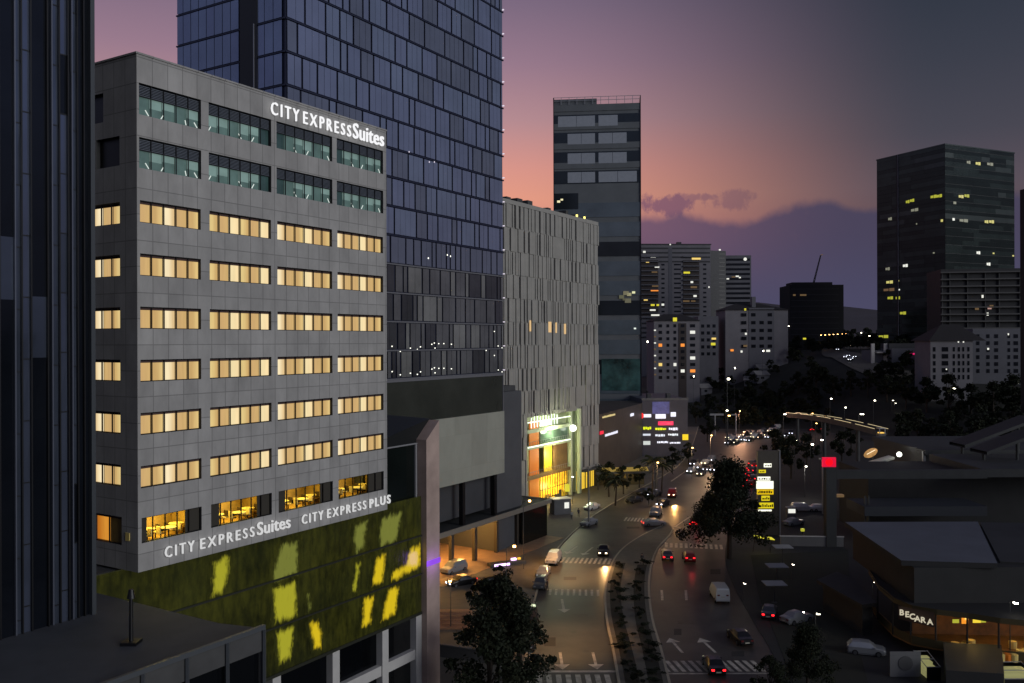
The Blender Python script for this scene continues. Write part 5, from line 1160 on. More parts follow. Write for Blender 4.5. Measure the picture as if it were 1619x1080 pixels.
def car_proto(kind, colr, lights):
    key = (kind, colr, lights)
    if key in PROTO: return PROTO[key]
    S = SHAPES[kind]; pm_ = PT[colr]; root = thing('car', 'x', 'car', (0, 0, -50)); q = MB(); N = len(S)
    ring = lambda s: [(s[0], -s[3]*.9, s[1]), (s[0], -s[3], s[1]+.16), (s[0], -s[3]*.99, s[2]), (s[0], -s[5], s[4]), (s[0], 0, s[4]+.04), (s[0], s[5], s[4]), (s[0], s[3]*.99, s[2]), (s[0], s[3], s[1]+.16), (s[0], s[3]*.9, s[1])]
    for s in S: q.v += ring(s)
    b_i, g_i = q.mi(pm_), q.mi(GLS); gl_ = MB()
    for i in range(N-1):
        hi0, hi1 = S[i][4]-S[i][2] > .3, S[i+1][4]-S[i+1][2] > .3
        for k in range(8):
            f = (i*9+k, i*9+9+k, i*9+10+k, i*9+1+k); g_ = False
            if k in (2, 5) and hi0 and hi1: g_ = True
            if k in (3, 4) and hi0 != hi1: g_ = True
            q.f.append(f[::-1]); q.m.append(b_i)
            if g_:
                P_ = [Vector(q.v[j]) for j in f[::-1]]; c = sum(P_, Vector())/4; nn = (P_[1]-P_[0]).cross(P_[2]-P_[1]).normalized()
                gl_.face([c+(p-c)*.88+nn*.012 for p in P_], GLS)
    q.f.append(tuple(range(0, 9))); q.m.append(b_i); q.f.append(tuple(range(N*9-1, N*9-10, -1))); q.m.append(b_i)
    for i in range(N-1): q.f.append((i*9, i*9+8, i*9+17, i*9+9)); q.m.append(b_i)
    body = q.build('body', root); gl_.build('window', root)
    for x in (S[1][0]+.72, S[-1][0]-.8):
        for s in (-1, 1):
            w = MB().cyl((x, s*(S[3][3]-.2), .33), (x, s*(S[3][3]+.02), .33), .33, .33, 16, TYRE).build('wheel', root)
            MB().cyl((x, s*(S[3][3]+.02), .33), (x, s*(S[3][3]+.035), .33), .2, .2, 12, RIM).build('rim', w)
    xf, xb = S[-1][0], S[0][0]; hm_ = {'on': HLON, 'white': HLW}.get(lights, HLOFF); tm = TLON if lights in ('on', 'brake', 'white', 'tail') else TLOFF
    for s in (-1, 1):
        MB().box(xf-.22, xf+.03, s*.52-.16, s*.52+.16, S[-1][2]-.08, S[-1][2]+.1, hm_).build('headlight', root)
        MB().box(xb-.03, xb+.16, s*.58-.15, s*.58+.15, S[0][2]-.1, S[0][2]+.08, tm).build('tail_light', root)
        MB().box(.72, .84, s*(S[4][3]+.02)-.08, s*(S[4][3]+.02)+.08, S[4][2]+.0, S[4][2]+.14, pm_).build('mirror', root)
    MB().box(xb-.02, xb, -.26, .26, S[0][2]-.3, S[0][2]-.17, PLT).build('number_plate', root)
    if lights == 'brake': MB().box(xb+.3, xb+.4, -.3, .3, S[1][4]+.02, S[1][4]+.08, TLON).build('brake_light', root)
    for o in [body]:
        bv = o.modifiers.new('bevel', 'BEVEL'); bv.width = .05; bv.segments = 2; bv.limit_method = 'ANGLE'; bv.angle_limit = R(35)
    PROTO[key] = [root, False]; learn(); return PROTO[key]
def car(kind, colr, lights, x, y, ang, label, group=None, z=0., s=1.):
    """x, y: foot of the car in the photo; ang: heading, degrees from due away"""
    pr = car_proto(kind, colr, lights)
    if z == 'hill': X, Y, Z = onhill(x, y); p = Vector((X, Y, Z+.1))
    else: p = G(x, y, z)
    rz = R(90-ang)
    if not pr[1]:
        o = pr[0]; pr[1] = True; o.location = p; o.rotation_euler = (0, 0, rz); o['label'] = label
        if group: o['group'] = group
        return o
    return dup(pr[0], p, rz, label, group)
car('suv', 'white', 'off', 874, 890, 195, 'white jeep parked at the left kerb by the upper zebra crossing')
car('sedan', 'silver', 'white', 858, 911, 190, 'silver car with white lights right behind the white jeep')
car('hatch', 'grey', 'off', 853, 929, 190, 'grey hatchback parked third in the line at the left kerb')
car('suv', 'black', 'off', 836, 985, 184, 'black car parked under the dark tree at the left kerb'); car('sedan', 'black', 'off', 832, 1022, 183, 'black saloon parked nearest the camera at the left kerb')
car('sedan', 'black', 'on', 953, 876, 188, 'dark car with bright headlights on the upper zebra crossing')
car('sedan', 'silver', 'off', 930, 831, 215, 'silver saloon waiting at the side street left of the road'); car('sedan', 'white', 'off', 935, 806, 215, 'white car parked by the yellow lit ground floor of the ribbed office')
car('suv', 'silver', 'off', 716, 905, 215, 'silver wagon parked on the hotel drive beside the pink pylon'); car('sedan', 'black', 'white', 728, 925, 235, 'black car with one bright lamp in front of the silver wagon')
car('hatch', 'black', 'off', 770, 930, 230, 'black hatchback hidden among the dark trees on the hotel drive')
car('sedan', 'grey', 'tail', 1054, 884, 8, 'dark car with faint red tail lights stopped before the pink lit zebra crossing'); car('hatch', 'red', 'brake', 1088, 887, 4, 'red car with glaring brake lights stopped before the zebra crossing')
car('van', 'white', 'off', 1136, 948, 2, 'small white van parked at the right kerb below the big tree'); car('sedan', 'black', 'off', 1168, 1015, 352, 'black saloon parked at the right kerb near the lane arrows')
car('sedan', 'black', 'tail', 1127, 1060, 0, 'dark car with two pink tail lights standing on the bottom zebra crossing')
car('sedan', 'red', 'brake', 1098, 832, 20, 'car with red and orange tail lights beside the big dark tree'); car('hatch', 'black', 'off', 1122, 812, 25, 'dark hatchback under the left side of the big dark tree')
car('sedan', 'silver', 'tail', 1033, 832, 80, 'silver saloon seen from the side turning across the junction'); car('suv', 'silver', 'off', 1036, 816, 200, 'pale car just behind the turning silver saloon')
car('sedan', 'black', 'white', 1047, 800, 210, 'dark car with white lamps left of the junction'); car('suv', 'red', 'on', 1062, 786, 195, 'car with the brightest orange headlights in the middle of the junction')
car('sedan', 'grey', 'white', 1034, 785, 215, 'grey car with two white lights left of the brightest headlights'); car('sedan', 'black', 'off', 1002, 795, 225, 'black car waiting by the road corner trees'); car('hatch', 'grey', 'off', 1017, 782, 225, 'grey hatchback above the black car by the corner trees')
k = 0; WB = ('first', 'second', 'third', 'fourth', 'fifth', 'sixth', 'seventh', 'eighth', 'ninth', 'tenth', 'eleventh', 'twelfth')
for x, y, kk, cc, ll in ((1092, 748, 'sedan', 'white', 'white'), (1102, 742, 'hatch', 'silver', 'white'), (1108, 752, 'sedan', 'grey', 'on'), (1097, 737, 'suv', 'black', 'white'), (1117, 745, 'sedan', 'black', 'white'), (1128, 746, 'hatch', 'grey', 'white'), (1114, 735, 'sedan', 'white', 'on'), (1124, 731, 'suv', 'silver', 'white')):
    car(kk, cc, ll, x, y, 205, '%s car from the left in the queue with headlights beyond the junction' % WB[[1092, 1097, 1102, 1108, 1114, 1117, 1124, 1128].index(x)], 'cars queuing beyond the junction'); k += 1
for i, (x, y) in enumerate(((1174, 772), (1180, 764), (1172, 762), (1185, 757), (1178, 754), (1190, 749), (1184, 746), (1195, 741), (1190, 738), (1168, 778), (1187, 770), (1193, 762))):
    car(('sedan', 'hatch', 'suv')[i % 3], ('black', 'red', 'grey')[i % 3], 'brake', x, y, 30, '%s car from the front of the red brake light queue beside the signboard pylon' % WB[i], 'cars queuing with red brake lights')
for i in range(28):
    x = 1150+i*3.05+rr.uniform(-2, 2); y = 700-(i*.55)+rr.uniform(-7, 6)
    car(('sedan', 'hatch', 'suv')[i % 3], ('black', 'silver', 'white', 'grey')[i % 4], 'on' if i % 3 else 'white', x, y, 215, 'car with lit headlights in the dense far jam at the end of the avenue', 'cars in the far traffic jam')
for i, (x, y) in enumerate(((1243, 692), (1250, 688), (1236, 698))): car('sedan', 'black', 'white', x, y, 200, '%s of three cars with white glaring lights right of the far traffic jam' % ('left', 'right', 'nearest')[(1, 2, 0)[i] if 0 else (0, 1, 2)[i]])
for i, (x, y) in enumerate(((1282, 683), (1297, 683))): car('sedan', 'black', 'brake', x, y, 10, '%s of two cars with red tail lights under the footbridge' % ('left', 'right')[i])
car('suv', 'white', 'off', 1268, 810, 90, 'white jeep in the car park right of the signboard pylon'); car('hatch', 'white', 'off', 1297, 810, 92, 'white hatchback in the car park beside the red sign post')
car('sedan', 'silver', 'off', 1254, 832, 60, 'dim silver car in the lower row of the car park')
car('hatch', 'silver', 'off', 1368, 1036, 108, 'silver hatchback parked alone in the dark yard below the restaurant', s=1.1)
car('sedan', 'silver', 'off', 1258, 985, 60, 'faint silver car among the dark trees of the black park strip')
car('sedan', 'grey', 'white', 1215, 975, 20, 'car with one bright white lamp among the trees right of the white van')
for i, (x, y) in enumerate(((1336, 569), (1341, 567), (1346, 571), (1351, 569), (1343, 573), (1330, 553), (1338, 549), (1362, 545), (1324, 556))):
    car('sedan', ('white', 'grey')[i % 2], 'white', x, y, 200, 'car with white headlights coming down the far hill road', 'cars on the far hill road', 'hill', 1)
# ================================================================== STREET LAMPS, POLES
LAMPW = emit_mat('lamp white', (255, 246, 220), 14); LAMPO = emit_mat('lamp amber', (255, 196, 110), 14)
def lampproto(h, mt, arm=1.2):
    th = thing('street_lamp', 'x', 'street lamp', (0, 0, -50)); MB().cyl((0, 0, 0), (0, 0, h), .09, .06, 8, DARKC).build('pole', th)
    MB().cyl((0, 0, h-.05), (0, -arm, h+.25), .05, .04, 6, DARKC).build('arm', th)
    g = MB().box(-.16, .16, -arm-.45, -arm+.1, h+.18, h+.3, DARKC).build('lamp_head', th); MB().box(-.22, .22, -arm-.42, -arm+.06, h+.0, h+.175, mt).build('bulb', g); return th
LW_, LO_ = lampproto(7, LAMPW), lampproto(7, LAMPO); learn(); used = set()
def lamp(x, y, Y, warm, label, group=None, s=1.):
    """x, y: the glowing head in the photo; Y: distance"""
    X = (x-CX)/F*Y; Zh = H-(y-CY)/F*Y; g0 = T(X, Y+1.4); h = max(2.5, Zh-g0); pr = LO_ if warm else LW_
    k_ = h/7.1
    if pr.name not in used: used.add(pr.name); o = pr; o.location = (X, Y+1.4, g0); o['label'] = label; o.scale = (s, s, k_)
    else: o = dup(pr, (X, Y+1.4, g0), 0, label, group, (s, s, k_))
    if group: o['group'] = group
    return o
for x, y, Y, w, s, lb in ((1151, 600, 300, 0, 1.5, 'tall lamp mast with white light left of the far traffic jam'), (1152, 658, 290, 1, 1.3, 'lower amber lamp on the avenue under the tall lamp mast'), (1149, 650, 296, 0, 1.2, 'white lamp halfway down beside the tall lamp mast'),
    (1240, 656, 320, 0, 1.4, 'bright white lamp right of the far traffic jam'), (1262, 656, 320, 0, 1., 'white lamp at the left end of the footbridge'), (1301, 659, 300, 1, 1.5, 'amber lamp above the footbridge deck'), (1360, 656, 300, 0, 2., 'white lamp above the right half of the footbridge'),
    (1314, 632, 330, 0, 1., 'small white lamp among the trees left above the footbridge'), (1383, 635, 330, 0, 1., 'small white lamp among the trees right above the footbridge'), (1337, 646, 320, 0, .9, 'tiny white lamp over the middle of the footbridge'),
    (1421, 608, 380, 0, 1., 'small white lamp below the roadside building'), (1506, 616, 330, 0, 2., 'bright lamp among the trees below the cream apartment block'), (1608, 608, 330, 0, 1.4, 'white lamp near the right edge among the trees'), (1412, 635, 340, 0, .9, 'dim lamp over a footpath in the dark park'), (1416, 640, 340, 0, .9, 'second dim lamp over the footpath in the dark park'),
    (1299, 697, 220, 0, 1., 'white lamp under the footbridge on the right'), (1284, 704, 215, 0, 1., 'white lamp under the footbridge on the left'), (1258, 698, 230, 0, 1., 'white lamp beside the car park entrance'), (1370, 735, 190, 0, 0.9, 'lamp on the flat roof edge near the amber oval sign'),
    (1378, 583, 420, 0, 1., 'white lamp on the hill road by the gate building'), (1345, 548, 470, 0, 1.2, 'white lamp at the top bend of the hill road'), (1374, 533, 470, 0, 1.4, 'white lamp right of the yellow lamp row'), (1362, 528, 480, 0, .9, 'white lamp behind the yellow lamp row'),
    (1247, 517, 520, 0, 1., 'lamp at the left foot of the black building shell'), (1243, 547, 470, 0, .8, 'lamp between the hip roofed block and the black building shell'), (1162, 583, 380, 0, .8, 'small white lamp in the trees below the hip roofed block'), (1097, 596, 380, 0, .8, 'lamp below the orange lit apartment block'),
    (1207, 556, 420, 0, .9, 'small lamp at the foot of the white hip roofed block'), (1024, 541, 400, 0, .9, 'lamp beside the dark slab tower, left of the apartment block'), (1294, 992, 105, 0, .8, 'white lamp glowing low in the black park strip'), (1178, 948, 118, 0, .6, 'white lamp right of the small white van'),
    (1255, 913, 128, 0, .6, 'white lamp beside the pale square sunshades'), (1607, 957, 95, 0, .8, 'white lamp above the lit restaurant at the right edge'), (1386, 925, 112, 0, .5, 'small white lamp at the corner of the restaurant roof'), (1291, 671, 300, 1, .8, 'amber lamp on the avenue seen below the footbridge'), (1450, 520, 480, 0, .9, 'white lamp in front of the glass office tower'), (1541, 524, 400, 0, 1., 'white lamp on the terraced block')):
    lamp(x, y, Y, w, lb, None, s)
for i in range(7): lamp(1298+i*6.6, 531.5-i*.35, 480, 1, 'amber lamp in the row of seven on the hillside road wall', 'row of amber lamps on the hillside wall', 1.1)
# light pools of street lamps, some posts added to carry the light (amber near the hotel drive, white further on)
for x, y, z, e, c_ in ((905, 905, 10.5, 1300, (1, .55, .22)), (900, 1010, 10.5, 750, (1, .55, .22)), (1040, 800, 9, 1900, (1, .58, .26)), (1125, 742, 9, 3200, (1, .6, .32)), (1170, 690, 9, 6500, (1, .5, .28)), (710, 1000, 6, 110, (1, .6, .34)), (905, 800, 6, 300, (1, .95, .75)), (1275, 790, 7, 420, (1, .95, .85)), (1285, 690, 8, 700, (1, .5, .3)), (985, 770, 3, 200, (1, .7, .2)), (1095, 760, 8, 500, (1, .7, .4))):
    p = G(x, y, 0); th = dup(LO_ if c_[2] < .5 else LW_, (p.x-(7.5 if x in (900, 905) and y > 850 else 0), p.y+1.4, .1), R(90) if x in (900, 905) and y > 850 else 0, {905: 'added street lamp lighting the upper zebra crossing' if y > 850 else 'street lamp by the ribbed office entrance', 900: 'added street lamp lighting the near lane arrows', 1040: 'street lamp over the junction', 1125: 'street lamp over the queue beyond the junction', 1170: 'street lamp at the far traffic jam', 710: 'low lamp over the tiled hotel steps', 1275: 'lamp over the car park with white cars', 1285: 'lamp on the avenue beneath the footbridge', 985: 'low lamp under the slatted awning', 1095: 'added lamp brightening the shopping centre front'}[x], None, (.7, .7, z/7.1))  # near pair and shopping centre post are added for their light
    nearl = x in (900, 905) and y > 850; ld = bpy.data.lights.new('lamp_light', 'SPOT' if nearl else 'POINT'); ld.energy = e*(7.5 if nearl else 1); ld.color = (1, .5, .17) if nearl else c_; ld.shadow_soft_size = .3
    if nearl: ld.spot_size = R(100); ld.spot_blend = .9
    lo = bpy.data.objects.new('lamp_light', ld); COL.objects.link(lo); lo.parent = None if nearl else th; lo.location = (p.x-.5, p.y, z-.4) if nearl else (0, -1.6, 6.6)  # near spots hang free of their added posts, for the warm road glow
for x, y, e, c_, an_ in ((953, 880, 60, (1, .55, .2), 0), (1062, 790, 160, (1, .48, .14), 0)):
    p = G(x, y, .7); ld = bpy.data.lights.new('headlight_beam', 'SPOT'); ld.energy = e*(22 if x < 1000 else 14); ld.color = c_; ld.spot_size = R(75); ld.spot_blend = .8; ld.shadow_soft_size = .1
    lo = bpy.data.objects.new('headlight_beam', ld); COL.objects.link(lo); lo.location = p+Vector((0, -2.6, 0)); lo.rotation_euler = Vector((.0, -1, -.16)).to_track_quat('-Z', 'Y').to_euler()
for x, y, e in ((1088, 889, 26), (1098, 834, 18), (1186, 762, 90)):
    p = G(x, y, .9); ld = bpy.data.lights.new('brake_glow', 'POINT'); ld.energy = e; ld.color = (1, .04, .05); ld.shadow_soft_size = .3; lo = bpy.data.objects.new('brake_glow', ld); COL.objects.link(lo); lo.location = p+Vector((0, -2.4, 0))
# utility poles
def pole(x, ytop, ybase, label, arms):
    p = G(x, ybase, .14); h = H-(ytop-CY)/F*p.y; th = thing('utility_pole', label, 'utility pole', (p.x, p.y, .14)); PG = mat('pole concrete', (130, 128, 120), .7) if 'pole concrete' not in bpy.data.materials else bpy.data.materials['pole concrete']
    MB().cyl((0, 0, 0), (0, 0, h), .17, .11, 10, PG).build('shaft', th)
    for z_, w in arms: MB().box(-w, w, -.2, -.12, h-z_-.08, h-z_+.08, PG).build('cross_arm', th)
    for z_, w in arms:
        for s in (-.9, 0, .9): MB().cyl((s*w, -.16, h-z_+.08), (s*w, -.16, h-z_+.3), .05, .04, 6, PG).build('insulator', th)
pole(805, 943, 1075, 'pale concrete utility pole with two cross arms among the dark trees', ((.2, 1.1), (1.7, .9))); pole(790, 1030, 1160, 'second utility pole rising from the bottom edge left of the first', ((.3, .6),))
pole(930, 740, 832, 'thin dark pole before the yellow lit corner of the ribbed office', ((.2, .5),))
# ================================================================== HOTEL FORECOURT
st_ = thing('tiled_steps', 'pink lit tiled steps and low wall at the foot of the pink pylon', 'steps', G(715, 985, .14)); TILE = panel_mat('terracotta tile', (150, 112, 84), 1.3, 1.3, mortar=.03)
for k in range(5): MB().box(-2.6, 2.2, -2.5+k*1.1, -1.41+k*1.1, 0, .17*(k+1), TILE).build('step', st_)
MB().box(-2.9, -2.62, -3, 4, 0, 1.2, DARKC).build('side_wall', st_); MB().cyl((-2.2, -2.5, 1.1), (-2.2, 4, 2.), .05, .05, 8, ALU).build('handrail', st_)
wl = thing('garden_wall', 'low pale wall running left to right at the bottom beside the pylon', 'wall', G(712, 1040, .14), R(-22)); MB().box(-6.5, 6, -.15, .15, 0, 1.3, DARKC).build('wall', wl); MB().box(-6.6, 6.1, -.22, .22, 1.3, 1.42, GREYC).build('coping', wl)
pl_ = thing('lit_planter', 'low planter with purple white lamps on the hotel drive', 'planter', G(800, 893, .14), R(25)); MB().box(-3, 3, -.7, .7, 0, .5, DARKC).build('box', pl_)
MB().box(-2.4, .2, -.75, -.71, .1, .45, emit_mat('violet white lamp', (230, 190, 255), 3)).build('lamp', pl_); MB().box(1.0, 1.8, .2, .6, .5, .8, bpy.data.materials['violet white lamp']).build('lamp', pl_); MB().box(2.1, 2.6, .3, .6, .5, .8, LIT).build('lamp', pl_)
ki = thing('kiosk', 'pale kiosk beside the lit atrium with small yellow sign', 'kiosk', G(885, 812, .14), R(20)); MB().box(-1.8, 1.8, -1.2, 1.2, 0, 3, GREYC).build('wall', ki); MB().box(-2, 2, -1.4, 1.4, 3, 3.15, ALU).build('roof', ki); MB().box(.4, 1.4, -1.25, -1.21, 1.2, 2.4, W3).build('lit_pane', ki)
ys = thing('blade_sign', 'small yellow sign on a post beside the kiosk', 'sign', G(896, 800, .14)); MB().cyl((0, 0, 0), (0, 0, 3), .06, .06, 8, DARKC).build('post', ys); MB().box(-.5, .5, -.08, .08, 3, 4.6, W4).build('board', ys)
# ================================================================== PYLON SIGN BOARD, RED SIGN
p = G(1214, 848, 0); tp_ = thing('signboard_pylon', 'dark upright signboard pylon with stacked yellow and white lit shop panels', 'sign', (p.x, p.y, 0)); s_ = p.y/F
zt_ = H-(714-CY)*s_; MB().box(-16.5*s_, 17.5*s_, 0, .8, 0, zt_, mat('pylon frame', (72, 66, 56), .6, noise=(.8, .15))).build('frame', tp_); MB().box(17.5*s_, 19*s_, -.1, .9, 0, zt_+.1, ALU).build('edge_trim', tp_)
Z = lambda y: H-(y-CY)*s_
YP1, YP2, WP = em((225, 205, 30), 1.0), em((230, 190, 20), 1.05), em((255, 255, 235), 1.3)
for x0, x1, y0, y1, m_, lb, txt in ((1207, 1219, 734, 740, WP, 0, 1), (1199, 1210, 744, 749, YP1, 0, 1), (1197, 1217, 755, 761, WP, 0, 1), (1195, 1222, 762, 774, WP, 1, 0), (1196, 1222, 775, 783, YP2, 1, 1), (1203, 1216, 785, 793, YP1, 0, 1), (1197, 1222, 796, 805, YP1, 1, 1), (1198, 1219, 807, 809.5, WP, 0, 0)):
    bd_ = MB().box((x0-1214)*s_, (x1-1214)*s_, -.09, -.003, Z(y1), Z(y0), m_).build('sign_panel', tp_)
    if txt:
        q = MB(); r2 = random.Random(x0+y0); xx = (x0-1214)*s_+.15; h_ = (Z(y0)-Z(y1))
        while xx < (x1-1214)*s_-.25: w = r2.uniform(.12, .3); q.box(xx, xx+w, -.12, -.092, Z(y1)+h_*.25, Z(y1)+h_*r2.uniform(.55, .8), FRAME); xx += w+.1
        q.build('lettering', bd_)
p = G(1303, 815, 0); rs = thing('red_sign', 'glowing pink red square sign on a pale post at the car park corner', 'sign', (p.x, p.y, 0)); s_ = p.y/F; Z = lambda y: H-(y-CY)*s_
MB().box(-3*s_, 3*s_, 0, .5, 0, Z(741), ALU).build('post', rs); MB().box(-3*s_, 18*s_, -.1, .5, Z(740), Z(725), em((225, 20, 60), 1.0)).build('light_box', rs); MB().cyl((7*s_, -.16, Z(732.5)), (7*s_, -.11, Z(732.5)), 6*s_, 6*s_, 20, em((255, 10, 30), 1.05)).build('disc', rs); MB().box(-8*s_, -3*s_, .1, .4, Z(728), Z(726), WHITE).build('bracket', rs)
# ================================================================== FOOTBRIDGE with stair tower
b0, b1 = P(1250, 657, 300), P(1393, 684, 215); fb = thing('footbridge', 'lit footbridge sloping across the dark park with glowing parapet lines', 'bridge', (0, 0, 0))
dv = (b1-b0); dn = Vector((-dv.y, dv.x, 0)).normalized(); q = MB(); rl_ = MB(); N = 24
def arc(t): return b0+dv*t+Vector((0, 0, .7*math.sin(math.pi*t)))
for i in range(N):
    a, b = arc(i/N), arc((i+1)/N)
    for mb_, o1, o2, z0_, z1_, m_ in ((q, -1.4, 1.4, -.9, -.3, DARKC), (q, -1.5, -1.4, -.3, .6, DARKC), (q, 1.4, 1.5, -.3, .6, DARKC)):
        A1, A2, B1, B2 = a+dn*o1, a+dn*o2, b+dn*o1, b+dn*o2; n = len(mb_.v); mb_.v += [tuple(v+Vector((0, 0, z))) for z in (z0_, z1_) for v in (A1, B1, B2, A2)]; k = mb_.mi(m_)
        for f in ((0, 3, 2, 1), (4, 5, 6, 7), (0, 1, 5, 4), (1, 2, 6, 5), (2, 3, 7, 6), (3, 0, 4, 7)): mb_.f.append(tuple(n+j for j in f)); mb_.m.append(k)
    if i % 5 != 4:
        rl_.cyl(a+dn*1.6+Vector((0, 0, .65)), b+dn*1.6+Vector((0, 0, .65)), .07, .07, 5, em((215, 195, 150), .9)); rl_.cyl(a-dn*1.6+Vector((0, 0, .65)), b-dn*1.6+Vector((0, 0, .65)), .07, .07, 5, em((215, 195, 150), .9))
q.build('deck', fb); rl_.build('parapet_light', fb); q = MB()
for t in (.1, .45, .8): a = arc(t); q.cyl((a.x, a.y, T(a.x, a.y)-1), (a.x, a.y, a.z-.9), .5, .5, 10, DARKC)
q.build('pier', fb)
s_ = 213/F; tw = thing('stair_tower', 'narrow pale stair tower with lit top at the right end of the footbridge', 'tower', (P(1395, 540, 213).x, 213, 0)); Z = lambda y: H-(y-CY)*s_
MB().box(-5*s_, 5*s_, 0, 2, 0, Z(688), GREYC).build('shaft', tw); MB().box(-5*s_, 5*s_, 0, 2, Z(680), Z(679), WHITE).build('roof', tw); q = MB()
for x in (-4.6, 4.0): q.box(x*s_, (x+.8)*s_, .1, .3, Z(688), Z(680), WHITE)
q.build('column', tw); MB().box(-4*s_, 4*s_, .5, 1.5, Z(687.5), Z(686), em((240, 190, 90), 1.3)).build('lamp', tw)
for y in (698, 708): MB().box(-1.2*s_, 1.2*s_, -.05, -.003, Z(y+1), Z(y), W3).build('window', tw)
ov = thing('oval_sign', 'tilted amber oval sign glowing behind the flat roofs', 'sign', tuple(P(1376, 718, 190))); ov.rotation_euler = (0, R(-28), 0)
q = MB(); n = 28; q.v = [(1.55*math.cos(6.283*i/n), y_, .85*math.sin(6.283*i/n)) for y_ in (-.15, .15) for i in range(n)]; q.f = [tuple(range(n-1, -1, -1)), tuple(range(n, 2*n))]+[(i, (i+1) % n, n+(i+1) % n, n+i) for i in range(n)]; q.m = [0]*len(q.f); q.mats = [mat('amber oval', (120, 90, 50), .5, emit=(180, 134, 78), es=.85, noise=(1.2, .5))]; q.build('disc', ov); MB().box(-.9, 1.1, -.2, -.16, .1, .25, em((255, 230, 190), 1.3)).build('stroke', ov)
MB().cyl((0, 0, -.8), (-1.5, 0, -9), .15, .15, 8, DARKC).build('post', ov)
# ================================================================== RIGHT FOREGROUND
BLK = mat('black wall', (26, 26, 26), .8, noise=(.4, .3)); PALER = mat('pale roof membrane', (84, 88, 96), .65, noise=(.25, .14)); GRF = mat('grey roof membrane', (42, 44, 46), .75, noise=(.25, .2)); BEAM = mat('portal beam', (42, 44, 44), .7, noise=(.4, .2))
def roofpoly(img, z): return [tuple(G(x, y, z)[:2]) for x, y in img]
re = thing('restaurant', 'dark restaurant building with pale flat roof and amber lit terrace', 'restaurant')
MB().prism(roofpoly([(1335, 827), (1545, 827), (1576, 893), (1424, 888)], 10), 9.4, 10.0, PALER, BLK).build('pale_roof', re)
MB().prism(roofpoly([(1548, 828), (1720, 832), (1760, 900), (1580, 890)], 9.6), 9.0, 9.6, GRF, BLK).build('grey_roof', re)
MB().prism([(46.5, 121), (64.5, 122), (66, 99.7), (45.2, 99.7)], 5.2, 9.39, BLK).build('upper_wall', re)
MB().prism([(66.1, 99.8), (66.1, 121), (96, 122), (96, 99.0)], 5.2, 8.98, BLK).build('rear_wall', re)
# curved terrace front with glowing interior behind glazing
arcp = [G(x, y, 5.2) for x, y in ((1372, 905), (1388, 930), (1412, 951), (1440, 963), (1480, 970), (1530, 976), (1580, 984), (1660, 992))]
q = MB()
for a, b in zip(arcp, arcp[1:]):
    q.face([(a.x, a.y, 4.9), (b.x, b.y, 4.9), (b.x, b.y, 5.5), (a.x, a.y, 5.5)], mat('terrace fascia', (70, 60, 30), .7) if 'terrace fascia' not in bpy.data.materials else bpy.data.materials['terrace fascia'])
    q.face([(a.x, a.y, 1.2), (b.x, b.y, 1.2), (b.x, b.y, 2.1), (a.x, a.y, 2.1)], bpy.data.materials['terrace fascia'])
q.build('terrace_edge', re)
q = MB(); q.prism([(a.x, a.y+.05) for a in arcp]+[(96, 99), (45, 103)], 5.21, 5.4, BLK); q.build('terrace_roof', re)
q = MB(); q.prism([(a.x, a.y+.1) for a in arcp]+[(96, 99), (45, 103)], 1.0, 1.2, mat('terrace floor', (120, 84, 40), .6, noise=(1, .3))); q.build('terrace_floor', re)
q = MB(); q.face([(46, 102, 1.2), (96, 98.5, 1.2), (96, 98.5, 5.2), (46, 102, 5.2)], mat('amber inner wall', (110, 70, 30), .6, noise=(.5, .6))); q.build('inner_wall', re)
q = MB(); r3 = random.Random(8)
for i in range(7):
    a = arcp[i+1] if i+1 < len(arcp) else arcp[-1]; q.cyl((a.x, a.y+.3, 1.2), (a.x, a.y+.3, 4.9), .1, .1, 8, BLK)
q.build('column', re); q = MB()
for i in range(26):
    x = r3.uniform(48, 66); y = 101.5-(x-46)*.07-r3.uniform(3.2, 8); q.cyl((x, y, 1.2), (x, y, 1.95), .4, .42, 10, TBL if i % 3 else ORG)
q.build('dining_table', re); q = MB()
for i in range(16): x = 48+i*1.25+r3.uniform(-.4, .4); q.box(x, x+r3.uniform(.3, 1.1), 97.2, 97.25, 4.1+r3.uniform(-.3, .4), 4.3+r3.uniform(0, .25), (YL, em((250, 150, 40), 1.0), em((235, 205, 60), 1.1))[i % 3])
q.build('string_lamp', re); q = MB()
for x, y, w in ((74, 108, 2.4), (79, 112, 1.6), (70, 117, 2)): q.box(x, x+w, y, y+1.6, 9.61, 10.5, BEAM); q.cyl((x+w/2, y+.8, 10.5), (x+w/2, y+.8, 10.6), .5, .5, 12, FRAME)
q.build('roof_unit', re)
for x, e in ((50, 150), (56, 210), (63, 300)):
    ld = bpy.data.lights.new('terrace_light', 'POINT'); ld.energy = e; ld.color = (1, .62, .16); ld.shadow_soft_size = .3; lo = bpy.data.objects.new('terrace_light', ld); COL.objects.link(lo); lo.parent = re; lo.location = (x, 97, 4.4)
bs = thing('restaurant_sign', 'white glowing lettering on the curved edge of the restaurant terrace', 'sign', (0, 0, 0)); ltr = 'BECARA'; sp = [(1424, 968), (1432.5, 971), (1440.5, 974.5), (1449, 978), (1458, 980), (1469, 983)]
for c_, (x, y) in zip(ltr, sp):
    me = text_mesh(c_, .6, .1, em((205, 195, 170), .9), .03); wd = max(v.co.x for v in me.vertices); Yd = 94.4-(x-1424)*.03; p = P(x, y, Yd); o = link('letter', me, bs, (p.x-wd/2, p.y, p.z-.42)); o.rotation_euler = (0, 0, R(-12))
q = MB(); A1, A2 = P(1419, 979, 94.9), P(1476, 993, 93.4)
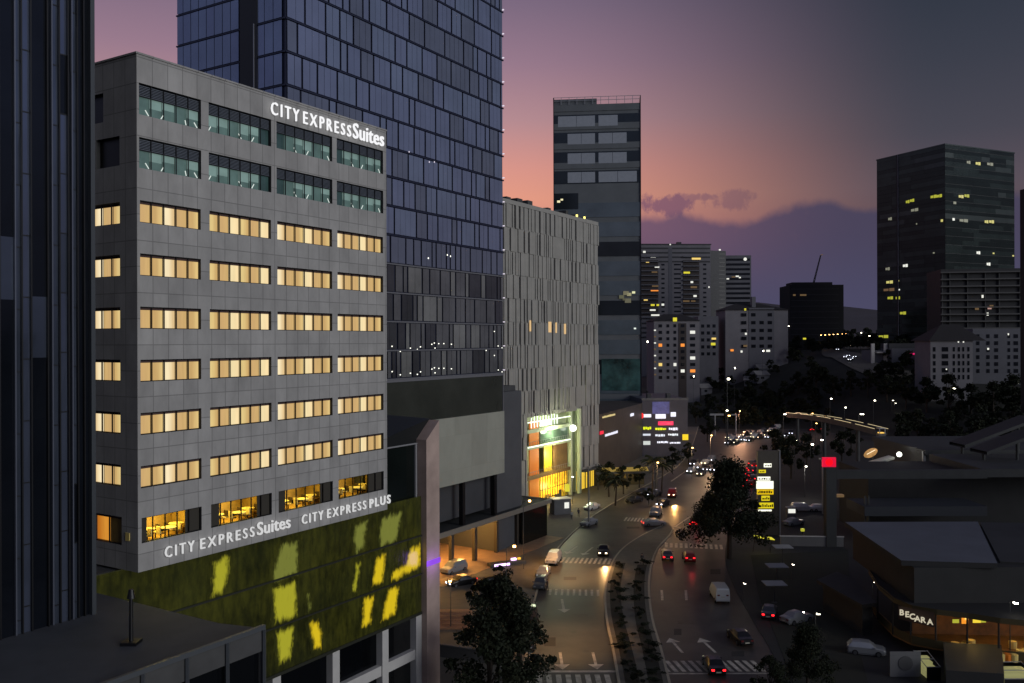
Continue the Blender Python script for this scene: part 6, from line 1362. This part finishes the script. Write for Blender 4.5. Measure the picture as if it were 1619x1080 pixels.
q.v = [tuple(A1+Vector((0, 0, -.1))), tuple(A2+Vector((0, 0, -.1))), tuple(A2+Vector((0, 0, 1.5))), tuple(A1+Vector((0, 0, 1.3)))]; q.f = [(0, 1, 2, 3)]; q.m = [0]; q.mats = [mat('sign backing', (50, 30, 16), .6)]; q.build('backing', bs)
lr = thing('leaning_roof', 'small dim leaning roof left of the restaurant', 'roof', (0, 0, 0)); MB().prism(roofpoly([(1290, 918), (1322, 905), (1345, 915), (1385, 955), (1362, 958)], 4), 3.6, 4, GRF, BLK).build('roof_sheet', lr); MB().prism(roofpoly([(1300, 918), (1322, 910), (1345, 920), (1378, 952), (1362, 954)], 4), 0, 3.59, BLK).build('wall', lr)
# portal frame structure and flat roofs behind
pf_ = thing('portal_building', 'long dark flat roofed building with heavy portal beam and corner post', 'building')
def imgbox(x0, x1, y0, y1, Y, d, m_, name, par):
    a, b = P(x0, y1, Y), P(x1, y0, Y); return MB().box(a.x, b.x, Y, Y+d, a.z, b.z, m_).build(name, par)
imgbox(1306, 1322, 742, 885, 150, 1.5, BEAM, 'corner_post', pf_); imgbox(1322.2, 1560, 746, 759, 150, 1.5, BEAM, 'portal_beam', pf_)
pr = roofpoly([(1312, 738), (1556, 746), (1568, 762), (1312, 752)], 13.2); MB().prism([(80.5, 151.6), (125, 151.6), (125, 172), (81, 172)], 11.5, 12.9, GRF, BEAM).build('flat_roof', pf_)
a = P(1372, 540, 158); MB().box(a.x, 126, 158, 172, 0, 11.49, BLK).build('wall', pf_)
for x0, x1, y0, y1 in ((1366, 1560, 803, 818), ): imgbox(x0, x1, y0, y1, 148, 8, mat('blue grey wall', (36, 40, 46), .7), 'parapet', pf_)
for x in (1366, 1372): imgbox(x, x+2.5, 786, 830, 150, .3, BEAM, 'post', pf_)
imgbox(1322, 1334, 784, 788, 150, 1, W5, 'lit_window', pf_)
ub = thing('flat_roofed_hall', 'wide dark hall with pale end post behind the portal building', 'building'); imgbox(1462, 1720, 722, 775, 178, 25, mat('hall wall', (36, 38, 40), .7, noise=(.2, .2)), 'wall', ub); imgbox(1459, 1463, 716, 748, 177.5, .5, ALU, 'end_post', ub); imgbox(1462, 1720, 714, 722, 177, 26, GRF, 'roof', ub)
lt = thing('lit_ramp', 'short white lit ramp beside the bright lamp behind the portal building', 'ramp'); a, b = P(1377, 739, 185), P(1414, 728, 185); q = MB(); q.v = [tuple(v) for v in (a, b, b+Vector((0, 0, .45)), a+Vector((0, 0, .45)), a+Vector((0, 3, 0)), b+Vector((0, 3, 0)), b+Vector((0, 3, .45)), a+Vector((0, 3, .45)))]; q.f = [(0, 3, 2, 1)[::-1], (4, 5, 6, 7), (0, 1, 5, 4)[::-1], (3, 2, 6, 7), (1, 2, 6, 5), (0, 3, 7, 4)]; q.m = [0]*6; q.mats = [mat('lit ramp', (190, 190, 180), .6)]; q.build('slab', lt); q = MB()
for t in (.1, .9): v = a.lerp(b, t); q.cyl((v.x, v.y+1, 0), (v.x, v.y+1, v.z), .15, .15, 6, BEAM)
q.build('post', lt); ld = bpy.data.lights.new('ramp_light', 'POINT'); ld.energy = 160; ld.color = (1, .97, .9); lo = bpy.data.objects.new('ramp_light', ld); COL.objects.link(lo); lo.parent = lt; lo.location = b+Vector((0, -2, 3)); gl_ = link('bulb', gb, lt, b+Vector((.3, -1.5, 1.2))); gl_.scale = (.7, .7, .7)
dg_ = thing('inclined_roof', 'two dark inclined roof beams rising to the right edge', 'roof'); q = MB()
for (x0, y0, x1, y1, Y) in ((1525, 711, 1640, 668, 170), (1560, 722, 1640, 692, 160)):
    a, b = P(x0, y0, Y), P(x1, y1, Y); q.v += []; n = len(q.v); q.v += [tuple(v) for v in (a, b, b+Vector((0, 0, .6)), a+Vector((0, 0, .6)), a+Vector((0, 6, 0)), b+Vector((0, 6, 0)), b+Vector((0, 6, .6)), a+Vector((0, 6, .6)))]
    k = q.mi(BEAM)
    for f in ((0, 1, 2, 3), (4, 7, 6, 5), (0, 4, 5, 1), (3, 2, 6, 7)): q.f.append(tuple(n+j for j in f)); q.m.append(k)
    q.cyl((a.x+1, a.y+3, 0), (a.x+1, a.y+3, a.z), .25, .25, 8, BEAM); q.cyl((b.x-2, b.y+3, 0), (b.x-2, b.y+3, b.z-.6), .25, .25, 8, BEAM)
q.build('beam', dg_)
# courtyard light wells at the bottom right
for (x0, x1, y0, y1, lb) in ((1464, 1486, 1018, 1056, 'glass stair enclosure with pale yellow steps at the bottom left of the terrace'), (1587, 1640, 1038, 1075, 'glass roofed light well with pale green glow at the bottom right corner')):
    th = thing('light_well', lb, 'skylight'); a, b = G(x0, y1, 1.5), G(x1, y1, 1.5); q = MB(); wd = b.x-a.x
    q.box(a.x, b.x, a.y, a.y+.08, 0, 1.4, FRAME)
    for k in range(4): MB().box(a.x+.1, b.x-.1, a.y+.15+k*.7, a.y+.75+k*.7, .2, .9+k*.25, mat('lit step', (120, 118, 80), .5, emit=(160, 158, 105), es=.55) if 'lit step' not in bpy.data.materials else bpy.data.materials['lit step']).build('step', th)
    for k in range(3): q.box(a.x, b.x, a.y+k*1.5, a.y+.07+k*1.5, 1.4+.3*k, 1.47+.3*k, ALU)
    for s in (0, 1): X = a.x+wd*s; q.cyl((X, a.y, 1.4), (X, a.y+3.1, 2.1), .04, .04, 6, ALU)
    q.build('frame', th)
mnb = thing('low_roof', 'dim flat courtyard roof between the two lit glass wells', 'roof'); MB().prism(roofpoly([(1490, 1018), (1582, 1022), (1586, 1068), (1494, 1062)], 2.2), 0, 2.2, mat('court roof', (40, 44, 44), .7, noise=(.4, .2)), BLK).build('slab', mnb)
bb = thing('round_mark_board', 'dim pale board with a dark round mark at the bottom edge', 'board', G(1430, 1072, .1)); MB().box(-1.6, 1.6, 0, .1, 0, 2.6, GREYC).build('board', bb); MB().cyl((0, -.06, 1.4), (0, -.01, 1.4), .75, .75, 20, DARKC).build('round_mark', bb)
gt_ = thing('illuminated_gate', 'small white topped ticket gate beside the parked white cars', 'gate', G(1250, 820, .06)); MB().box(-.9, .9, -.4, .4, 0, 2.0, GREYC).build('booth', gt_); MB().box(-1, 1, -.5, .5, 2.0, 2.15, WHITE).build('roof', gt_); MB().box(-.7, .7, -.46, -.41, 1.0, 1.8, W3).build('lit_pane', gt_)
for x, y, c_, lb in ((1268, 845, YL, 'small yellow garden light below the parked white cars'), (1306, 828, em((220, 100, 40), 1.), 'orange and yellow light strip at the foot of the portal post')):
    th = thing('garden_light', lb, 'light', G(x, y, .1)); MB().cyl((0, 0, 0), (0, 0, .4), .1, .16, 8, FRAME).build('base', th); MB().box(-.3, .3, -.2, .2, .4, .9 if x < 1300 else 1.6, c_).build('lamp', th)
lwl = thing('retaining_wall', 'low pale wall below the car park, right of the big tree', 'wall', G(1280, 865, .06), R(-4)); MB().box(-5, 5.5, -.15, .15, 0, 1.6, GREYC).build('wall', lwl); MB().box(-5.1, 5.6, -.2, .2, 1.6, 1.72, WHITE).build('coping', lwl)
SUNS = mat('sunshade fabric', (150, 150, 148), .8, noise=(1, .08))
for x, y, lb in ((1236, 866, 'topmost of the three pale square sunshades in a column'), (1227, 896, 'middle one of the three pale square sunshades in a column'), (1223, 924, 'lowest of the three pale square sunshades in a column')):
    p = G(x, y, 2.6); th = thing('sunshade', lb, 'sunshade', (p.x, p.y, 0)); MB().box(-1.4, 1.4, -1.2, 1.2, 2.6, 2.7, SUNS).build('canopy', th); MB().cyl((0, 0, 0), (0, 0, 2.6), .06, .06, 8, DARKC).build('post', th); MB().cyl((0, 0, 0), (0, 0, .1), .4, .4, 12, DARKC).build('base', th)
ya = thing('lit_awning', 'slanting yellow lit awning at the right of the big dark tree', 'awning', tuple(G(1210, 852, 2.5))); q = MB(); q.box(-2, 1.2, -.9, .9, 0, .1, W4); q.build('sheet', ya); q = MB(); q.cyl((-1.8, 0, -2.5), (-1.8, 0, 0), .05, .05, 6, FRAME); q.cyl((1, 0, -2.5), (1, 0, 0), .05, .05, 6, FRAME); q.build('post', ya); ya.rotation_euler = (0, R(8), 0)
# hillside houses
for x, y, w, h, a_, lb in ((1185, 608, 17, 12, -20, 'pale small house with tilted roof on the tree covered slope'), (1207, 600, 22, 12, 15, 'pale long house roof above the tilted roof house on the slope'), (1117, 622, 20, 8, 20, 'white low house left among the trees near the tall lamp mast'), (1131, 612, 10, 8, 0, 'tiny white house beside the low white house'), (1206, 590, 14, 9, 5, 'small pale villa in the trees below the hip roofed block')):
    X, Y, Z_ = onhill(x, y+h/2); s2 = Y/F; zt2 = Z_+3.4; th = thing('house', lb, 'house', (X, Y, Z_-1), R(a_)); hw = w*s2/2; hh = 4.2; MB().box(-hw, hw, 0, 7, 0, hh, APG).build('wall', th)
    q = MB(); q.v = [(-hw-.4, -.4, hh), (hw+.4, -.4, hh), (hw+.4, 7.4, hh), (-hw-.4, 7.4, hh), (-hw-.4, 3.5, hh+2), (hw+.4, 3.5, hh+2)]; q.f = [(0, 1, 5, 4), (2, 3, 4, 5), (1, 2, 5), (3, 0, 4), (3, 2, 1, 0)]; q.m = [0]*5; q.mats = [bpy.data.materials.get('pale tile') or mat('pale tile', (120, 118, 116), .8)]; q.build('roof', th); MB().box(-hw*.4, hw*.1, -.05, -.01, hh-2, hh-.9, WIN).build('window', th)
# overhead sign gantry at the far jam
gn = thing('sign_gantry', 'pale sign gantry frame over the avenue left of the far jam', 'gantry', (G(1142, 690).x, G(1142, 690).y, 0)); s2 = G(1142, 690).y/F; MB().box(-20*s2, 2*s2, 0, .3, 32*s2, 35*s2, ALU).build('beam', gn)
for x in (-12, 21): MB().cyl((x*s2, 0, 0), (x*s2, 0, 32*s2), .2, .2, 8, ALU).build('post', gn)
MB().box(14*s2, 23*s2, 0, .3, 32.1*s2, 34*s2, ALU).build('arm', gn)
# hillside road
hr = MB(); pts_ = [(1440, 600), (1400, 596), (1372, 585), (1352, 574), (1338, 565), (1318, 556), (1330, 549), (1352, 545), (1380, 541)]
cs = [onhill(x, y) for x, y in pts_]; cs = [(c[0], c[1]) for c in cs]; cs = smoothline(cs, 6)
for i in range(len(cs)-1):
    a, b = Vector(cs[i]), Vector(cs[i+1]); n = (b-a); n = Vector((-n.y, n.x))/max(n.length, .01)*6
    hr.face([(v.x, v.y, T(v.x, v.y)+.35) for v in (a-n, b-n, b+n, a+n)], PAVE2)
tag(hr.build('hill_road'), kind='structure')
# ================================================================== PEOPLE
SKIN = mat('skin', (150, 110, 88), .6); HAIR = mat('hair', (24, 18, 14), .8)
def person(x, y, rz, top, legs, label, z=.14, stride=.25, s=1.):
    p = G(x, y, z); C3 = mat('clothes %s %s' % (top, legs), top, .8); C4 = mat('trousers %s %s' % (top, legs), legs, .8)
    J = {'pel': (0, 0, .95, .14), 'ch': (0, .0, 1.28, .15), 'nk': (0, 0, 1.47, .06), 'hd': (0, .01, 1.6, .095), 'ht': (0, .0, 1.70, .075),
         'ls': (-.18, 0, 1.42, .06), 'le': (-.25, -.04, 1.14, .045), 'lw': (-.25, .1, .9, .03), 'rs': (.18, 0, 1.42, .06), 're': (.25, -.04, 1.14, .045), 'rw': (.26, -.08, .89, .03),
         'lh': (-.09, 0, .9, .09), 'lk': (-.1, stride*.6, .5, .06), 'la': (-.1, stride, .08, .04), 'lt': (-.1, stride+.18, .04, .035), 'rh': (.09, 0, .9, .09), 'rk': (.1, -stride*.3, .5, .06), 'ra': (.1, -stride, .09, .04), 'rt': (.1, -stride+.17, .04, .035),
         'lf': (-.25, .15, .82, .018), 'lf2': (-.22, .16, .83, .014), 'rf': (.26, -.1, .81, .018), 'rf2': (.23, -.08, .82, .014)}
    E = [('pel', 'ch'), ('ch', 'nk'), ('nk', 'hd'), ('hd', 'ht'), ('ch', 'ls'), ('ls', 'le'), ('le', 'lw'), ('ch', 'rs'), ('rs', 're'), ('re', 'rw'), ('pel', 'lh'), ('lh', 'lk'), ('lk', 'la'), ('la', 'lt'), ('pel', 'rh'), ('rh', 'rk'), ('rk', 'ra'), ('ra', 'rt'), ('lw', 'lf'), ('lw', 'lf2'), ('rw', 'rf'), ('rw', 'rf2')]
    ks = list(J); me = bpy.data.meshes.new('body'); me.from_pydata([J[k][:3] for k in ks], [(ks.index(a), ks.index(b)) for a, b in E], [])
    o = bpy.data.objects.new('body', me); COL.objects.link(o); sk = o.modifiers.new('s', 'SKIN')
    for i, k in enumerate(ks): me.skin_vertices[0].data[i].radius = (J[k][3],)*2
    me.skin_vertices[0].data[0].use_root = True; o.modifiers.new('u', 'SUBSURF').levels = 1
    dg = bpy.context.evaluated_depsgraph_get(); dg.update(); m2 = bpy.data.meshes.new_from_object(o.evaluated_get(dg)); bpy.data.objects.remove(o)
    for mm in (SKIN, C3, C4): m2.materials.append(mm)
    for f in m2.polygons:
        c = f.center; f.use_smooth = True; f.material_index = 0 if c.z > 1.46 or (abs(c.x) > .2 and c.z < .95) else (1 if c.z > .93 else 2)
    th = thing('person', label, 'person', p, rz); th.scale = (s, s, s); link('body', m2, th)
    b = bmesh.new(); bmesh.ops.create_uvsphere(b, u_segments=12, v_segments=8, radius=.105); hm2 = bpy.data.meshes.new('hair'); bmesh.ops.delete(b, geom=[v for v in b.verts if v.co.z < -.02 and v.co.y > -.03], context='VERTS'); b.to_mesh(hm2); hm2.materials.append(HAIR); link('hair', hm2, th, (0, -.015, 1.66))
person(801, 828, 2.5, (40, 40, 44), (26, 26, 30), 'person in dark clothes standing at the amber lit back of the hotel drive', stride=.1)
person(824, 860, .4, (36, 34, 40), (30, 30, 34), 'person in dark clothes walking on the pavement beside the dark tree'); person(903, 822, 3.0, (170, 170, 165), (40, 40, 46), 'person in white top at the pavement corner by the ribbed office'); person(914, 818, 0, (50, 50, 60), (24, 24, 28), 'person in dark jacket right of the one in a white top')
person(864, 935, 1.6, (46, 30, 26), (24, 24, 26), 'person in brown jacket beside the parked grey hatchback', z=.0); person(1014, 893, .2, (34, 36, 40), (26, 26, 28), 'person in dark clothes on the median path')

for o in [o for o in COL.objects if o.parent is None and o.get('label') == 'x']:
    for c in [c for c in COL.objects if c.parent == o]:
        for g in [g for g in COL.objects if g.parent == c]: bpy.data.objects.remove(g)
        bpy.data.objects.remove(c)
    bpy.data.objects.remove(o)
for o in COL.objects:
    if o.get('label') and len(o['label'].split()) > 16: print('LONG', o.name, o['label'])
